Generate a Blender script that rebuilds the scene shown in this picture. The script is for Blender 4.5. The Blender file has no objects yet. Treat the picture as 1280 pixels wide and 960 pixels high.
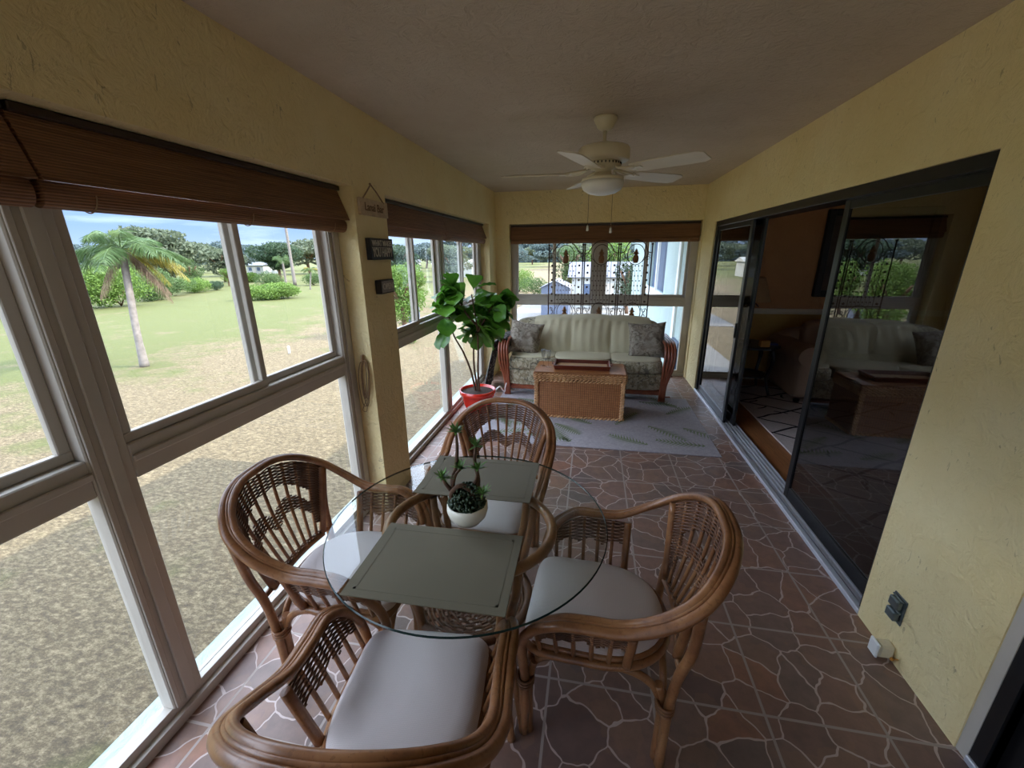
import bpy, math, random
import numpy as np
from mathutils import Vector, Matrix
random.seed(7)
rng = np.random.default_rng(11)
PI = math.pi
sc = bpy.context.scene
COL = sc.collection

# ------------------------------------------------------------------ helpers
def V(*a): return np.array(a, float)

def spline(pts, n=6, closed=False):
    """Catmull-Rom through pts, n samples per span."""
    P = [np.array(p, float) for p in pts]
    N = len(P); out = []
    spans = N if closed else N - 1
    for i in range(spans):
        if closed:
            a, b, c, d = P[(i-1) % N], P[i], P[(i+1) % N], P[(i+2) % N]
        else:
            b, c = P[i], P[i+1]
            a = P[i-1] if i > 0 else 2*b - c
            d = P[i+2] if i+2 < N else 2*c - b
        for k in range(n):
            t = k/n
            out.append(0.5*((2*b) + (c-a)*t + (2*a-5*b+4*c-d)*t*t + (3*b-a-3*c+d)*t**3))
    if not closed: out.append(P[-1])
    return out

class MB:
    """collects geometry for ONE mesh object"""
    def __init__(s): s.v = []; s.f = []; s.m = []; s.sm = []
    def add(s, vs, fs, mi=0, smooth=False):
        o = len(s.v)
        s.v.extend([tuple(map(float, p)) for p in vs])
        for f in fs:
            s.f.append(tuple(i+o for i in f)); s.m.append(mi); s.sm.append(smooth)
        return s
    def box(s, x0, x1, y0, y1, z0, z1, mi=0, mat=None):
        vs = [(x, y, z) for z in (z0, z1) for y in (y0, y1) for x in (x0, x1)]
        if mat is not None: vs = [tuple(mat @ Vector(p)) for p in vs]
        return s.add(vs, [(0,2,3,1), (4,5,7,6), (0,1,5,4), (2,6,7,3), (0,4,6,2), (1,3,7,5)], mi)
    def cbox(s, x0, x1, y0, y1, z0, z1, c=.004, mi=0, mat=None):
        """box with chamfered edges"""
        c = min(c, (x1-x0)*.45, (y1-y0)*.45, (z1-z0)*.45)
        cx, cy, cz = (x0+x1)/2, (y0+y1)/2, (z0+z1)/2
        hx, hy, hz = (x1-x0)/2, (y1-y0)/2, (z1-z0)/2
        vs = []; idx = {}
        for sx in (-1, 1):
            for sy in (-1, 1):
                for sz in (-1, 1):
                    for a in range(3):
                        p = [sx*(hx-(c if a != 0 else 0)), sy*(hy-(c if a != 1 else 0)), sz*(hz-(c if a != 2 else 0))]
                        idx[(sx, sy, sz, a)] = len(vs); vs.append((cx+p[0], cy+p[1], cz+p[2]))
        fs = []
        for a in range(3):
            b, d = (a+1) % 3, (a+2) % 3
            for sg in (-1, 1):
                q = []
                for (u, w) in ((-1,-1), (1,-1), (1,1), (-1,1)):
                    k = [0,0,0]; k[a] = sg; k[b] = u; k[d] = w
                    q.append(idx[(*k, a)])
                fs.append(tuple(q if sg > 0 else q[::-1]))
            for u in (-1, 1):
                for w in (-1, 1):
                    k0 = [0,0,0]; k1 = [0,0,0]
                    k0[b] = u; k0[d] = w; k0[a] = -1
                    k1[b] = u; k1[d] = w; k1[a] = 1
                    fs.append((idx[(*k0, b)], idx[(*k1, b)], idx[(*k1, d)], idx[(*k0, d)]))
        for sx in (-1, 1):
            for sy in (-1, 1):
                for sz in (-1, 1):
                    fs.append((idx[(sx,sy,sz,0)], idx[(sx,sy,sz,1)], idx[(sx,sy,sz,2)]))
        if mat is not None: vs = [tuple(mat @ Vector(p)) for p in vs]
        return s.add(vs, fs, mi)
    def tube(s, pts, r, n=8, closed=False, mi=0, flat=1.0, smooth=True):
        P = [np.array(p, float) for p in pts]; N = len(P)
        R = [r]*N if not hasattr(r, '__len__') else list(r)
        T = []
        for i in range(N):
            a = P[(i-1) % N] if (closed or i > 0) else P[i]
            b = P[(i+1) % N] if (closed or i < N-1) else P[i]
            t = b-a; L = np.linalg.norm(t); T.append(t/L if L > 1e-9 else V(0,0,1))
        up = V(0,0,1) if abs(T[0][2]) < .9 else V(1,0,0)
        nrm = up - T[0]*up.dot(T[0]); nrm /= np.linalg.norm(nrm)
        vs = []
        for i in range(N):
            nrm = nrm - T[i]*nrm.dot(T[i]); nrm /= max(np.linalg.norm(nrm), 1e-9)
            bn = np.cross(T[i], nrm)
            for k in range(n):
                a = 2*PI*k/n
                vs.append(P[i] + R[i]*(math.cos(a)*nrm*flat + math.sin(a)*bn))
        fs = []
        for i in range(N if closed else N-1):
            j = (i+1) % N
            for k in range(n):
                l = (k+1) % n
                fs.append((i*n+k, i*n+l, j*n+l, j*n+k))
        s.add(vs, fs, mi, smooth)
        if not closed:
            o = len(s.v) - len(vs)
            s.f.append(tuple(o+k for k in range(n))[::-1]); s.m.append(mi); s.sm.append(False)
            s.f.append(tuple(o+(N-1)*n+k for k in range(n))); s.m.append(mi); s.sm.append(False)
        return s
    def lathe(s, prof, n=24, c=(0,0,0), mi=0, caps=True, smooth=True, sx=1, sy=1):
        vs = []
        for (r, z) in prof:
            for k in range(n):
                a = 2*PI*k/n
                vs.append((c[0]+r*sx*math.cos(a), c[1]+r*sy*math.sin(a), c[2]+z))
        fs = []
        for i in range(len(prof)-1):
            for k in range(n):
                l = (k+1) % n
                fs.append((i*n+k, i*n+l, (i+1)*n+l, (i+1)*n+k))
        s.add(vs, fs, mi, smooth)
        if caps:
            o = len(s.v)-len(vs)
            if prof[0][0] > 1e-4: s.f.append(tuple(o+k for k in range(n))[::-1]); s.m.append(mi); s.sm.append(False)
            if prof[-1][0] > 1e-4: s.f.append(tuple(o+(len(prof)-1)*n+k for k in range(n))); s.m.append(mi); s.sm.append(False)
        return s
    def sphere(s, c, r, n=10, mi=0, sx=1, sy=1, sz=1):
        prof = [(max(r*math.sin(PI*i/n), 1e-5), -r*sz*math.cos(PI*i/n)) for i in range(n+1)]
        return s.lathe(prof, max(8, n+2), c, mi, False, True, sx, sy)
    def prism(s, poly, z0, z1, mi=0):
        n = len(poly)
        vs = [(x, y, z0) for x, y in poly] + [(x, y, z1) for x, y in poly]
        fs = [tuple(range(n))[::-1], tuple(range(n, 2*n))] + [(i, (i+1) % n, n+(i+1) % n, n+i) for i in range(n)]
        return s.add(vs, fs, mi)
    def grid(s, fn, nu, nv, mi=0, smooth=True, closeu=False):
        vs = [fn(i/nu, j/nv) for j in range(nv+1) for i in range(nu+(0 if closeu else 1))]
        w = nu if closeu else nu+1
        fs = []
        for j in range(nv):
            for i in range(nu):
                a = j*w+i; b = j*w+(i+1) % w
                fs.append((a, b, b+w, a+w))
        return s.add(vs, fs, mi, smooth)
    def xf(s, M):
        s.v = [tuple(M @ Vector(p)) for p in s.v]; return s
    def build(s, name, mats, parent=None, loc=None, bevel=0):
        me = bpy.data.meshes.new(name)
        vs = s.v
        if loc is not None: vs = [(x-loc[0], y-loc[1], z-loc[2]) for x, y, z in vs]
        me.from_pydata(vs, [], s.f)
        if not isinstance(mats, (list, tuple)): mats = [mats]
        for m in mats: me.materials.append(m)
        me.polygons.foreach_set('material_index', s.m)
        me.polygons.foreach_set('use_smooth', s.sm)
        me.validate(); me.update()
        o = bpy.data.objects.new(name, me); COL.objects.link(o)
        if loc is not None: o.location = loc
        if parent is not None: o.parent = parent
        if bevel:
            b = o.modifiers.new('bevel', 'BEVEL'); b.width = bevel; b.segments = 2; b.limit_method = 'ANGLE'
        return o

def tag(o, label=None, cat=None, group=None, kind=None):
    if label: o['label'] = label
    if cat: o['category'] = cat
    if group: o['group'] = group
    if kind: o['kind'] = kind
    return o
def empty(name, loc, rz=0, label=None, cat=None, group=None, kind=None):
    o = bpy.data.objects.new(name, None); COL.objects.link(o)
    o.location = loc; o.rotation_euler = (0, 0, rz); o.empty_display_size = .1
    return tag(o, label, cat, group, kind)
def children(o): return [c for c in bpy.data.objects if c.parent == o]
def copy_tree(o, parent=None):
    c = o.copy(); COL.objects.link(c); c.parent = parent
    for ch in children(o): copy_tree(ch, c)
    return c
def struct(o): o['kind'] = 'structure'; return o

# ------------------------------------------------------------------ materials
def nmat(name):
    m = bpy.data.materials.new(name); m.use_nodes = True
    nt = m.node_tree; b = nt.nodes['Principled BSDF']
    return m, nt, b
def N(nt, t, **kw):
    n = nt.nodes.new(t)
    for k, v in kw.items():
        if k in n.inputs: n.inputs[k].default_value = v
        else: setattr(n, k, v)
    return n
def L(nt, a, b): nt.links.new(a, b)
def rgb(r, g, b):  # sRGB 0-255 -> linear
    f = lambda c: (c/255/12.92) if c <= 10 else ((c/255+.055)/1.055)**2.4
    return (f(r), f(g), f(b), 1)
def coord(nt, scale=(1,1,1), loc=(0,0,0), rot=(0,0,0), world=False):
    tc = N(nt, 'ShaderNodeTexCoord')
    mp = N(nt, 'ShaderNodeMapping')
    mp.inputs['Scale'].default_value = scale; mp.inputs['Location'].default_value = loc
    mp.inputs['Rotation'].default_value = rot
    if world:
        g = N(nt, 'ShaderNodeNewGeometry'); L(nt, g.outputs['Position'], mp.inputs['Vector'])
    else: L(nt, tc.outputs['Object'], mp.inputs['Vector'])
    return mp.outputs['Vector']
def ramp(nt, fac, stops, interp='LINEAR'):
    r = N(nt, 'ShaderNodeValToRGB'); r.color_ramp.interpolation = interp
    e = r.color_ramp.elements
    while len(e) < len(stops): e.new(.5)
    for i, (p, c) in enumerate(stops): e[i].position = p; e[i].color = c
    L(nt, fac, r.inputs['Fac']); return r.outputs['Color']
def mixc(nt, fac, a, b, mode='MIX'):
    m = N(nt, 'ShaderNodeMix', data_type='RGBA', blend_type=mode)
    for s, x in ((m.inputs[0], fac), (m.inputs[6], a), (m.inputs[7], b)):
        if hasattr(x, 'links') or isinstance(x, bpy.types.NodeSocket): L(nt, x, s)
        else: s.default_value = x
    return m.outputs[2]
def math_(nt, op, a, b=0.0, c=None):
    m = N(nt, 'ShaderNodeMath', operation=op)
    for s, x in ((m.inputs[0], a), (m.inputs[1], b)):
        if isinstance(x, bpy.types.NodeSocket): L(nt, x, s)
        else: s.default_value = x
    if c is not None:
        if isinstance(c, bpy.types.NodeSocket): L(nt, c, m.inputs[2])
        else: m.inputs[2].default_value = c
    return m.outputs[0]
def bump(nt, bsdf, h, strength=.3, dist=.01):
    b = N(nt, 'ShaderNodeBump'); b.inputs['Strength'].default_value = strength; b.inputs['Distance'].default_value = dist
    L(nt, h, b.inputs['Height']); L(nt, b.outputs['Normal'], bsdf.inputs['Normal'])
def noise(nt, vec, scale, detail=3, rough=.5, dist=0):
    n = N(nt, 'ShaderNodeTexNoise'); n.inputs['Scale'].default_value = scale; n.inputs['Detail'].default_value = detail
    n.inputs['Roughness'].default_value = rough; n.inputs['Distortion'].default_value = dist
    L(nt, vec, n.inputs['Vector']); return n.outputs['Fac']
def plain(name, c, rough=.5, metal=0, var=.12, scale=8, bumpy=0, spec=None, coat=0):
    m, nt, b = nmat(name)
    v = coord(nt); f = noise(nt, v, scale, 4)
    c2 = tuple(x*(1-var) for x in c[:3])+(1,); c3 = tuple(min(1, x*(1+var)) for x in c[:3])+(1,)
    L(nt, ramp(nt, f, [(.3, c2), (.7, c3)]), b.inputs['Base Color'])
    b.inputs['Roughness'].default_value = rough; b.inputs['Metallic'].default_value = metal
    if spec is not None: b.inputs['Specular IOR Level'].default_value = spec
    if coat: b.inputs['Coat Weight'].default_value = coat
    if bumpy: bump(nt, b, noise(nt, v, scale*6, 3), bumpy, .003)
    return m

def stucco(name, base, alt, specks=True):
    m, nt, b = nmat(name)
    v = coord(nt, world=True)
    f = noise(nt, v, 2.2, 4, .6)
    col = ramp(nt, f, [(.3, alt), (.7, base)])
    f2 = noise(nt, v, 30, 5, .65)
    col = mixc(nt, .25, col, ramp(nt, f2, [(.35, alt), (.65, base)]), 'MULTIPLY') if False else col
    if specks:   # scattered trowel scratches, tinted darker brown
        v2 = coord(nt, scale=(1, 2.6, 1), world=True)
        g = noise(nt, v2, 16, 5, .62, 1.5)
        g2 = noise(nt, v, 4.5, 2)
        s = math_(nt, 'MULTIPLY', math_(nt, 'GREATER_THAN', g, .645), math_(nt, 'GREATER_THAN', g2, .52))
        col = mixc(nt, math_(nt, 'MULTIPLY', s, .38), col, rgb(120, 88, 55))
    L(nt, col, b.inputs['Base Color'])
    b.inputs['Roughness'].default_value = .85
    h = math_(nt, 'ADD', math_(nt, 'MULTIPLY', noise(nt, v, 14, 5, .6, 1.2), 1.0), math_(nt, 'MULTIPLY', noise(nt, v, 60, 3), .25))
    bump(nt, b, h, .9, .016)
    return m

M = {}
M['wall'] = stucco('yellow_stucco', rgb(247, 230, 180), rgb(240, 218, 158))
M['ceiling'] = stucco('ceiling_texture', rgb(208, 192, 172), rgb(198, 180, 158), False)
M['denwall'] = stucco('den_wall_paint', rgb(216, 164, 116), rgb(206, 152, 106), False)
M['denlow'] = stucco('den_wainscot_paint', rgb(206, 168, 96), rgb(196, 158, 86), False)
M['ext'] = stucco('pale_exterior_stucco', rgb(172, 188, 184), rgb(164, 180, 178), False)
M['frame'] = plain('window_frame_paint', rgb(196, 188, 176), .5, 0, .05, 5)
M['alu'] = plain('aluminium_sill', rgb(206, 208, 216), .35, .35, .06, 12)
M['black'] = plain('black_aluminium', rgb(26, 25, 27), .35, .2, .1, 6)
M['cream'] = plain('cream_enamel', rgb(226, 216, 188), .35, 0, .04, 6)
M['blade'] = plain('fan_blade_white', rgb(224, 214, 192), .45, 0, .05, 5)
M['white'] = plain('white_plastic', rgb(238, 238, 234), .4, 0, .03, 5)
M['bulbglass'] = plain('frosted_glass_bowl', rgb(236, 236, 230), .3, 0, .02, 5)
M['greymetal'] = plain('grey_metal_plate', rgb(118, 128, 130), .4, .7, .1, 20)
M['chrome'] = plain('chrome', rgb(210, 210, 210), .15, 1, .03, 10)
M['iron'] = plain('dark_bronze_iron', rgb(86, 64, 54), .6, .3, .25, 30)
M['pine'] = plain('aged_bronze_pineapple', rgb(138, 96, 62), .6, .2, .3, 40, .4)
M['redpot'] = plain('red_glazed_pot', rgb(206, 44, 30), .25, 0, .1, 6, coat=.4)
M['soil'] = plain('potting_soil', rgb(62, 44, 34), .95, 0, .5, 60, .9)
M['potwhite'] = plain('white_ceramic', rgb(238, 232, 214), .25, 0, .03, 5, coat=.4)
M['bark'] = plain('brown_bark', rgb(92, 66, 48), .8, 0, .35, 60, .7)
M['palmbark'] = plain('pale_palm_bark', rgb(122, 114, 108), .9, 0, .25, 6, .6)
M['signwood'] = plain('weathered_cream_wood', rgb(196, 172, 140), .7, 0, .15, 25, .4)
M['signblack'] = plain('black_painted_wood', rgb(28, 26, 26), .6, 0, .2, 20)
M['letter'] = plain('worn_white_lettering', rgb(206, 200, 186), .7, 0, .15, 60)
M['letterdark'] = plain('brown_lettering', rgb(116, 88, 60), .7, 0, .15, 60)
M['cord'] = plain('beige_cord', rgb(156, 128, 96), .8, 0, .2, 60)
M['bluecushion'] = plain('dark_throw', rgb(22, 22, 26), .9, 0, .3, 20)
M['wroof'] = plain('grey_roofing', rgb(112, 114, 124), .8, 0, .1, 2)
M['shed'] = plain('blue_grey_shed_siding', rgb(92, 100, 118), .7, 0, .08, 3)
M['conc'] = plain('pale_concrete', rgb(122, 118, 112), .9, 0, .1, 1.5, .3)
M['darkwin'] = plain('dark_window_screen', rgb(74, 88, 112), .5, 0, .1, 3)
M['tan'] = plain('tan_sofa_microfibre', rgb(176, 146, 120), .9, 0, .1, 5, .2)
M['darkwood'] = plain('espresso_wood', rgb(44, 30, 26), .35, 0, .2, 10)
M['shade'] = plain('linen_lamp_shade', rgb(196, 160, 118), .9, 0, .06, 20)
M['candle'] = plain('amber_candle_box', rgb(214, 150, 62), .5, 0, .1, 20)
M['bluebook'] = plain('blue_book_cover', rgb(48, 52, 120), .5, 0, .1, 20)
M['leopard'] = None
M['housewall'] = plain('pale_house_paint', rgb(176, 176, 170), .8)
M['stone'] = plain('white_stake_paint', rgb(240, 240, 236), .6)

# rattan pole: honey brown with darker nodes and streaks
def rattan(name, a, b_, c, rough=.34):
    m, nt, b = nmat(name)
    v = coord(nt)
    f = noise(nt, v, 7, 5, .6, .6)
    col = ramp(nt, f, [(.25, a), (.52, b_), (.8, c)])
    f2 = noise(nt, v, 90, 2)
    col = mixc(nt, math_(nt, 'MULTIPLY', math_(nt, 'GREATER_THAN', f2, .62), .35), col, a)
    L(nt, col, b.inputs['Base Color']); b.inputs['Roughness'].default_value = rough
    b.inputs['Coat Weight'].default_value = .25; b.inputs['Coat Roughness'].default_value = .25
    bump(nt, b, noise(nt, v, 120, 2), .15, .002)
    return m
M['rattan'] = rattan('honey_rattan_pole', rgb(98, 60, 36), rgb(148, 99, 62), rgb(174, 127, 84))
M['rattandark'] = rattan('brown_woven_wicker', rgb(70, 42, 28), rgb(108, 70, 46), rgb(144, 100, 68), .5)
M['rattanred'] = rattan('red_brown_rattan', rgb(106, 50, 32), rgb(144, 76, 50), rgb(172, 102, 72))
M['bind'] = rattan('rattan_binding', rgb(96, 60, 38), rgb(138, 92, 58), rgb(168, 120, 80), .5)

# floor: square tiles printed with irregular flagstones
def floor_mat():
    m, nt, b = nmat('flagstone_tile')
    S = .4064
    v = coord(nt, world=True)
    nd = N(nt, 'ShaderNodeTexNoise'); nd.inputs['Scale'].default_value = 9; nd.inputs['Detail'].default_value = 2
    L(nt, v, nd.inputs['Vector'])
    sub = N(nt, 'ShaderNodeVectorMath', operation='SUBTRACT'); L(nt, nd.outputs['Color'], sub.inputs[0]); sub.inputs[1].default_value = (.5, .5, .5)
    scl = N(nt, 'ShaderNodeVectorMath', operation='SCALE'); L(nt, sub.outputs[0], scl.inputs[0]); scl.inputs['Scale'].default_value = .075
    add = N(nt, 'ShaderNodeVectorMath', operation='ADD'); L(nt, v, add.inputs[0]); L(nt, scl.outputs[0], add.inputs[1])
    def vor(feat):
        n = N(nt, 'ShaderNodeTexVoronoi', feature=feat); n.voronoi_dimensions = '2D'
        n.inputs['Scale'].default_value = 6.2; L(nt, add.outputs[0], n.inputs['Vector']); return n
    ve = vor('DISTANCE_TO_EDGE'); vc = vor('F1')
    edge = math_(nt, 'LESS_THAN', ve.outputs['Distance'], .020)
    stone = ramp(nt, N_sep(nt, vc.outputs['Color']), [(0, rgb(120, 96, 90)), (.28, rgb(148, 114, 100)), (.5, rgb(134, 112, 102)), (.72, rgb(158, 114, 94)), (.85, rgb(138, 112, 100)), (1, rgb(116, 102, 98))])
    mott = noise(nt, v, 16, 5, .65)
    stone = mixc(nt, math_(nt, 'MULTIPLY', ramp(nt, mott, [(.35, (0,0,0,1)), (.65, (1,1,1,1))]), .45), stone, rgb(100, 84, 78))
    mott2 = noise(nt, v, 5, 3)
    stone = mixc(nt, math_(nt, 'MULTIPLY', math_(nt, 'GREATER_THAN', mott2, .55), .15), stone, rgb(170, 130, 96))
    col = mixc(nt, edge, stone, rgb(196, 176, 168))
    # grout grid
    sp = N(nt, 'ShaderNodeSeparateXYZ'); L(nt, v, sp.inputs[0])
    def line(s, off):
        t = math_(nt, 'FRACT', math_(nt, 'DIVIDE', math_(nt, 'SUBTRACT', s, off), S))
        t = math_(nt, 'ABSOLUTE', math_(nt, 'SUBTRACT', t, .5))
        return math_(nt, 'GREATER_THAN', t, .5-.0125)
    g = math_(nt, 'MAXIMUM', line(sp.outputs['X'], .306), line(sp.outputs['Y'], 1.258))
    col = mixc(nt, g, col, rgb(172, 158, 150))
    L(nt, col, b.inputs['Base Color'])
    ro = math_(nt, 'ADD', math_(nt, 'MULTIPLY', mott, .25), .30)
    L(nt, math_(nt, 'MAXIMUM', ro, math_(nt, 'MULTIPLY', g, .8)), b.inputs['Roughness'])
    h = math_(nt, 'SUBTRACT', math_(nt, 'MULTIPLY', mott, .35), math_(nt, 'ADD', math_(nt, 'MULTIPLY', edge, .35), g))
    bump(nt, b, h, .35, .004)
    return m
def N_sep(nt, colsock):
    s = N(nt, 'ShaderNodeSeparateColor'); L(nt, colsock, s.inputs[0]); return s.outputs[0]
M['floor'] = floor_mat()

def glass(name, tint=(1,1,1,1), ior=1.45, rough=0.0):
    """thin clear pane: straight-through transparency plus mirror reflection by Fresnel"""
    m = bpy.data.materials.new(name); m.use_nodes = True; nt = m.node_tree; nt.nodes.clear()
    out = N(nt, 'ShaderNodeOutputMaterial'); mx = N(nt, 'ShaderNodeMixShader')
    fr = N(nt, 'ShaderNodeFresnel'); fr.inputs['IOR'].default_value = ior
    tr = N(nt, 'ShaderNodeBsdfTransparent'); tr.inputs['Color'].default_value = tint
    gl = N(nt, 'ShaderNodeBsdfGlossy'); gl.inputs['Roughness'].default_value = rough
    g = N(nt, 'ShaderNodeNewGeometry')
    # same facing value on front and back faces of the pane
    bf = N(nt, 'ShaderNodeMath', operation='MULTIPLY'); L(nt, g.outputs['Backfacing'], bf.inputs[0]); bf.inputs[1].default_value = 1
    nz = N(nt, 'ShaderNodeTexNoise'); nz.inputs['Scale'].default_value = 1.3
    L(nt, coord(nt), nz.inputs['Vector'])
    L(nt, ramp(nt, nz.outputs['Fac'], [(0, (.93,.93,.95,1)), (1, (1,1,1,1))]), gl.inputs['Color'])
    mul = math_(nt, 'MULTIPLY', fr.outputs[0], math_(nt, 'SUBTRACT', 1.0, bf.outputs[0]))
    L(nt, mul, mx.inputs[0]); L(nt, tr.outputs[0], mx.inputs[1]); L(nt, gl.outputs[0], mx.inputs[2])
    L(nt, mx.outputs[0], out.inputs[0])
    return m
M['glass'] = glass('window_glass', (.97, .98, .98, 1), 1.45)
M['doorglass'] = glass('tinted_door_glass', (.36, .36, .36, 1), 1.85)
M['tableglass'] = glass('table_glass', (.93, .965, .95, 1), 1.5)
M['flute'] = glass('clear_stemware', (.88, .88, .88, 1), 1.6)
M['glassedge'] = plain('green_glass_edge', rgb(30, 48, 46), .15, 0, .05, 3, spec=.3)

def fabric(name, c1, c2, scale=260, rough=.95, pat=None):
    m, nt, b = nmat(name)
    v = coord(nt)
    def wave(d):
        w = N(nt, 'ShaderNodeTexWave', bands_direction=d); w.inputs['Scale'].default_value = scale/6.28
        w.inputs['Distortion'].default_value = .6; L(nt, v, w.inputs['Vector']); return w.outputs['Fac']
    h = math_(nt, 'MULTIPLY', wave('X'), wave('Y'))
    f = noise(nt, v, 4, 3)
    col = mixc(nt, f, c1, c2)
    col = mixc(nt, math_(nt, 'MULTIPLY', h, .25), col, tuple(min(1, x*1.25) for x in c1[:3])+(1,))
    if pat:
        n = noise(nt, v, pat[1], 4, .6, 1.5)
        col = mixc(nt, ramp(nt, n, [(.46, (0,0,0,1)), (.56, (1,1,1,1))]), col, pat[0])
        n2 = noise(nt, coord(nt, loc=(3, 5, 7)), pat[1]*.8, 4, .6, 2)
        col = mixc(nt, ramp(nt, n2, [(.56, (0,0,0,1)), (.6, (1,1,1,1))]), col, pat[2])
    L(nt, col, b.inputs['Base Color']); b.inputs['Roughness'].default_value = rough
    b.inputs['Sheen Weight'].default_value = .15
    bump(nt, b, h, .35, .0015)
    return m
M['seat'] = fabric('cream_seat_fabric', rgb(220, 208, 204), rgb(210, 198, 196), 430)
M['mat'] = fabric('olive_placemat', rgb(106, 98, 76), rgb(92, 86, 66), 1100)
M['floral'] = fabric('pale_floral_upholstery', rgb(196, 188, 164), rgb(186, 178, 152), 500, .95, (rgb(150, 138, 110), 16, rgb(118, 112, 96)))
M['knit'] = fabric('cream_green_knit_cover', rgb(216, 208, 178), rgb(204, 195, 162), 420)
M['pillow'] = fabric('grey_leaf_print', rgb(176, 166, 150), rgb(160, 150, 136), 500, .95, (rgb(136, 124, 110), 14, rgb(112, 100, 86)))
M['leopard'] = fabric('leopard_print', rgb(190, 160, 110), rgb(176, 144, 96), 500, .95, (rgb(60, 44, 30), 40, rgb(90, 66, 44)))
M['throw'] = fabric('black_white_throw', rgb(28, 28, 32), rgb(20, 20, 24), 300, 1, (rgb(30, 30, 34), 30, rgb(190, 184, 176)))

def wicker_mat():
    m, nt, b = nmat('chest_wicker')
    v = coord(nt); sp = N(nt, 'ShaderNodeSeparateXYZ'); L(nt, v, sp.inputs[0])
    h_ = math_(nt, 'ADD', sp.outputs['X'], sp.outputs['Y'])
    nz = noise(nt, v, 14, 3)
    zz = math_(nt, 'ADD', sp.outputs['Z'], math_(nt, 'MULTIPLY', nz, .002))
    a = math_(nt, 'SINE', math_(nt, 'MULTIPLY', h_, 2*PI/.042))          # stakes, over/under
    fr = math_(nt, 'FRACT', math_(nt, 'DIVIDE', h_, .021))
    st = math_(nt, 'LESS_THAN', math_(nt, 'ABSOLUTE', math_(nt, 'SUBTRACT', fr, .5)), .10)
    row = math_(nt, 'SINE', math_(nt, 'MULTIPLY', zz, 2*PI/.016))
    rowg = math_(nt, 'LESS_THAN', row, -.65)
    col = mixc(nt, noise(nt, v, 30, 4, .6), rgb(160, 96, 54), rgb(214, 150, 96))
    col = mixc(nt, math_(nt, 'MULTIPLY', math_(nt, 'MAXIMUM', rowg, st), .8), col, rgb(84, 44, 26))
    L(nt, col, b.inputs['Base Color']); b.inputs['Roughness'].default_value = .42
    bump(nt, b, math_(nt, 'ADD', row, math_(nt, 'MULTIPLY', math_(nt, 'MULTIPLY', a, row), .8)), .5, .003)
    return m
M['wicker'] = wicker_mat()
M['braid'] = rattan('braided_wicker_edge', rgb(150, 98, 58), rgb(216, 164, 112), rgb(244, 206, 158), .45)

def blind_mat():
    m, nt, b = nmat('bamboo_blind')
    v = coord(nt, world=True); sp = N(nt, 'ShaderNodeSeparateXYZ'); L(nt, v, sp.inputs[0])
    row = math_(nt, 'SINE', math_(nt, 'MULTIPLY', sp.outputs['Z'], 2*PI/.0075))
    f = noise(nt, coord(nt, scale=(1, 1, 40), world=True), 3, 4, .7)
    col = ramp(nt, f, [(.3, rgb(112, 76, 50)), (.7, rgb(160, 114, 78))])
    col = mixc(nt, math_(nt, 'MULTIPLY', math_(nt, 'LESS_THAN', row, -.5), .5), col, rgb(62, 36, 24))
    L(nt, col, b.inputs['Base Color']); b.inputs['Roughness'].default_value = .6
    bump(nt, b, row, .5, .002)
    return m
M['blind'] = blind_mat()

def leafmat(name, c1, c2, rough=.5, trans=.35):
    m, nt, b = nmat(name)
    v = coord(nt); f = noise(nt, v, 3.5, 4, .7)
    g = N(nt, 'ShaderNodeObjectInfo')
    col = ramp(nt, f, [(.3, c1), (.7, c2)])
    L(nt, col, b.inputs['Base Color']); b.inputs['Roughness'].default_value = rough
    tr = N(nt, 'ShaderNodeBsdfTranslucent'); L(nt, col, tr.inputs['Color'])
    mx = N(nt, 'ShaderNodeMixShader'); mx.inputs[0].default_value = trans
    out = nt.nodes['Material Output']
    L(nt, b.outputs[0], mx.inputs[1]); L(nt, tr.outputs[0], mx.inputs[2]); L(nt, mx.outputs[0], out.inputs[0])
    return m
M['leaf'] = leafmat('fiddle_leaf', rgb(50, 100, 34), rgb(112, 168, 56), .35, .4)
M['succ'] = leafmat('narrow_succulent_leaf', rgb(70, 116, 60), rgb(130, 168, 84), .4, .2)
M['succdark'] = leafmat('dark_bead_foliage', rgb(32, 50, 36), rgb(66, 84, 52), .5, .1)
M['t_bright'] = leafmat('bright_green_foliage', rgb(78, 108, 44), rgb(122, 148, 66), .7)
M['t_mid'] = leafmat('mid_green_foliage', rgb(62, 88, 46), rgb(98, 120, 68), .7)
M['t_grey'] = leafmat('grey_green_foliage', rgb(80, 92, 72), rgb(112, 120, 94), .7)
M['t_dark'] = leafmat('dark_green_foliage', rgb(44, 66, 46), rgb(74, 94, 64), .7)
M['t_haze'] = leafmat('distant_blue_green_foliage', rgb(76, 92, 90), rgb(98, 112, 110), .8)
M['frond'] = leafmat('green_frond', rgb(78, 106, 62), rgb(112, 134, 86), .5)
M['frondy'] = leafmat('yellow_frond', rgb(150, 144, 60), rgb(176, 160, 80), .5)
M['frondd'] = leafmat('dead_brown_frond', rgb(116, 96, 78), rgb(150, 128, 108), .8)

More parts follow.
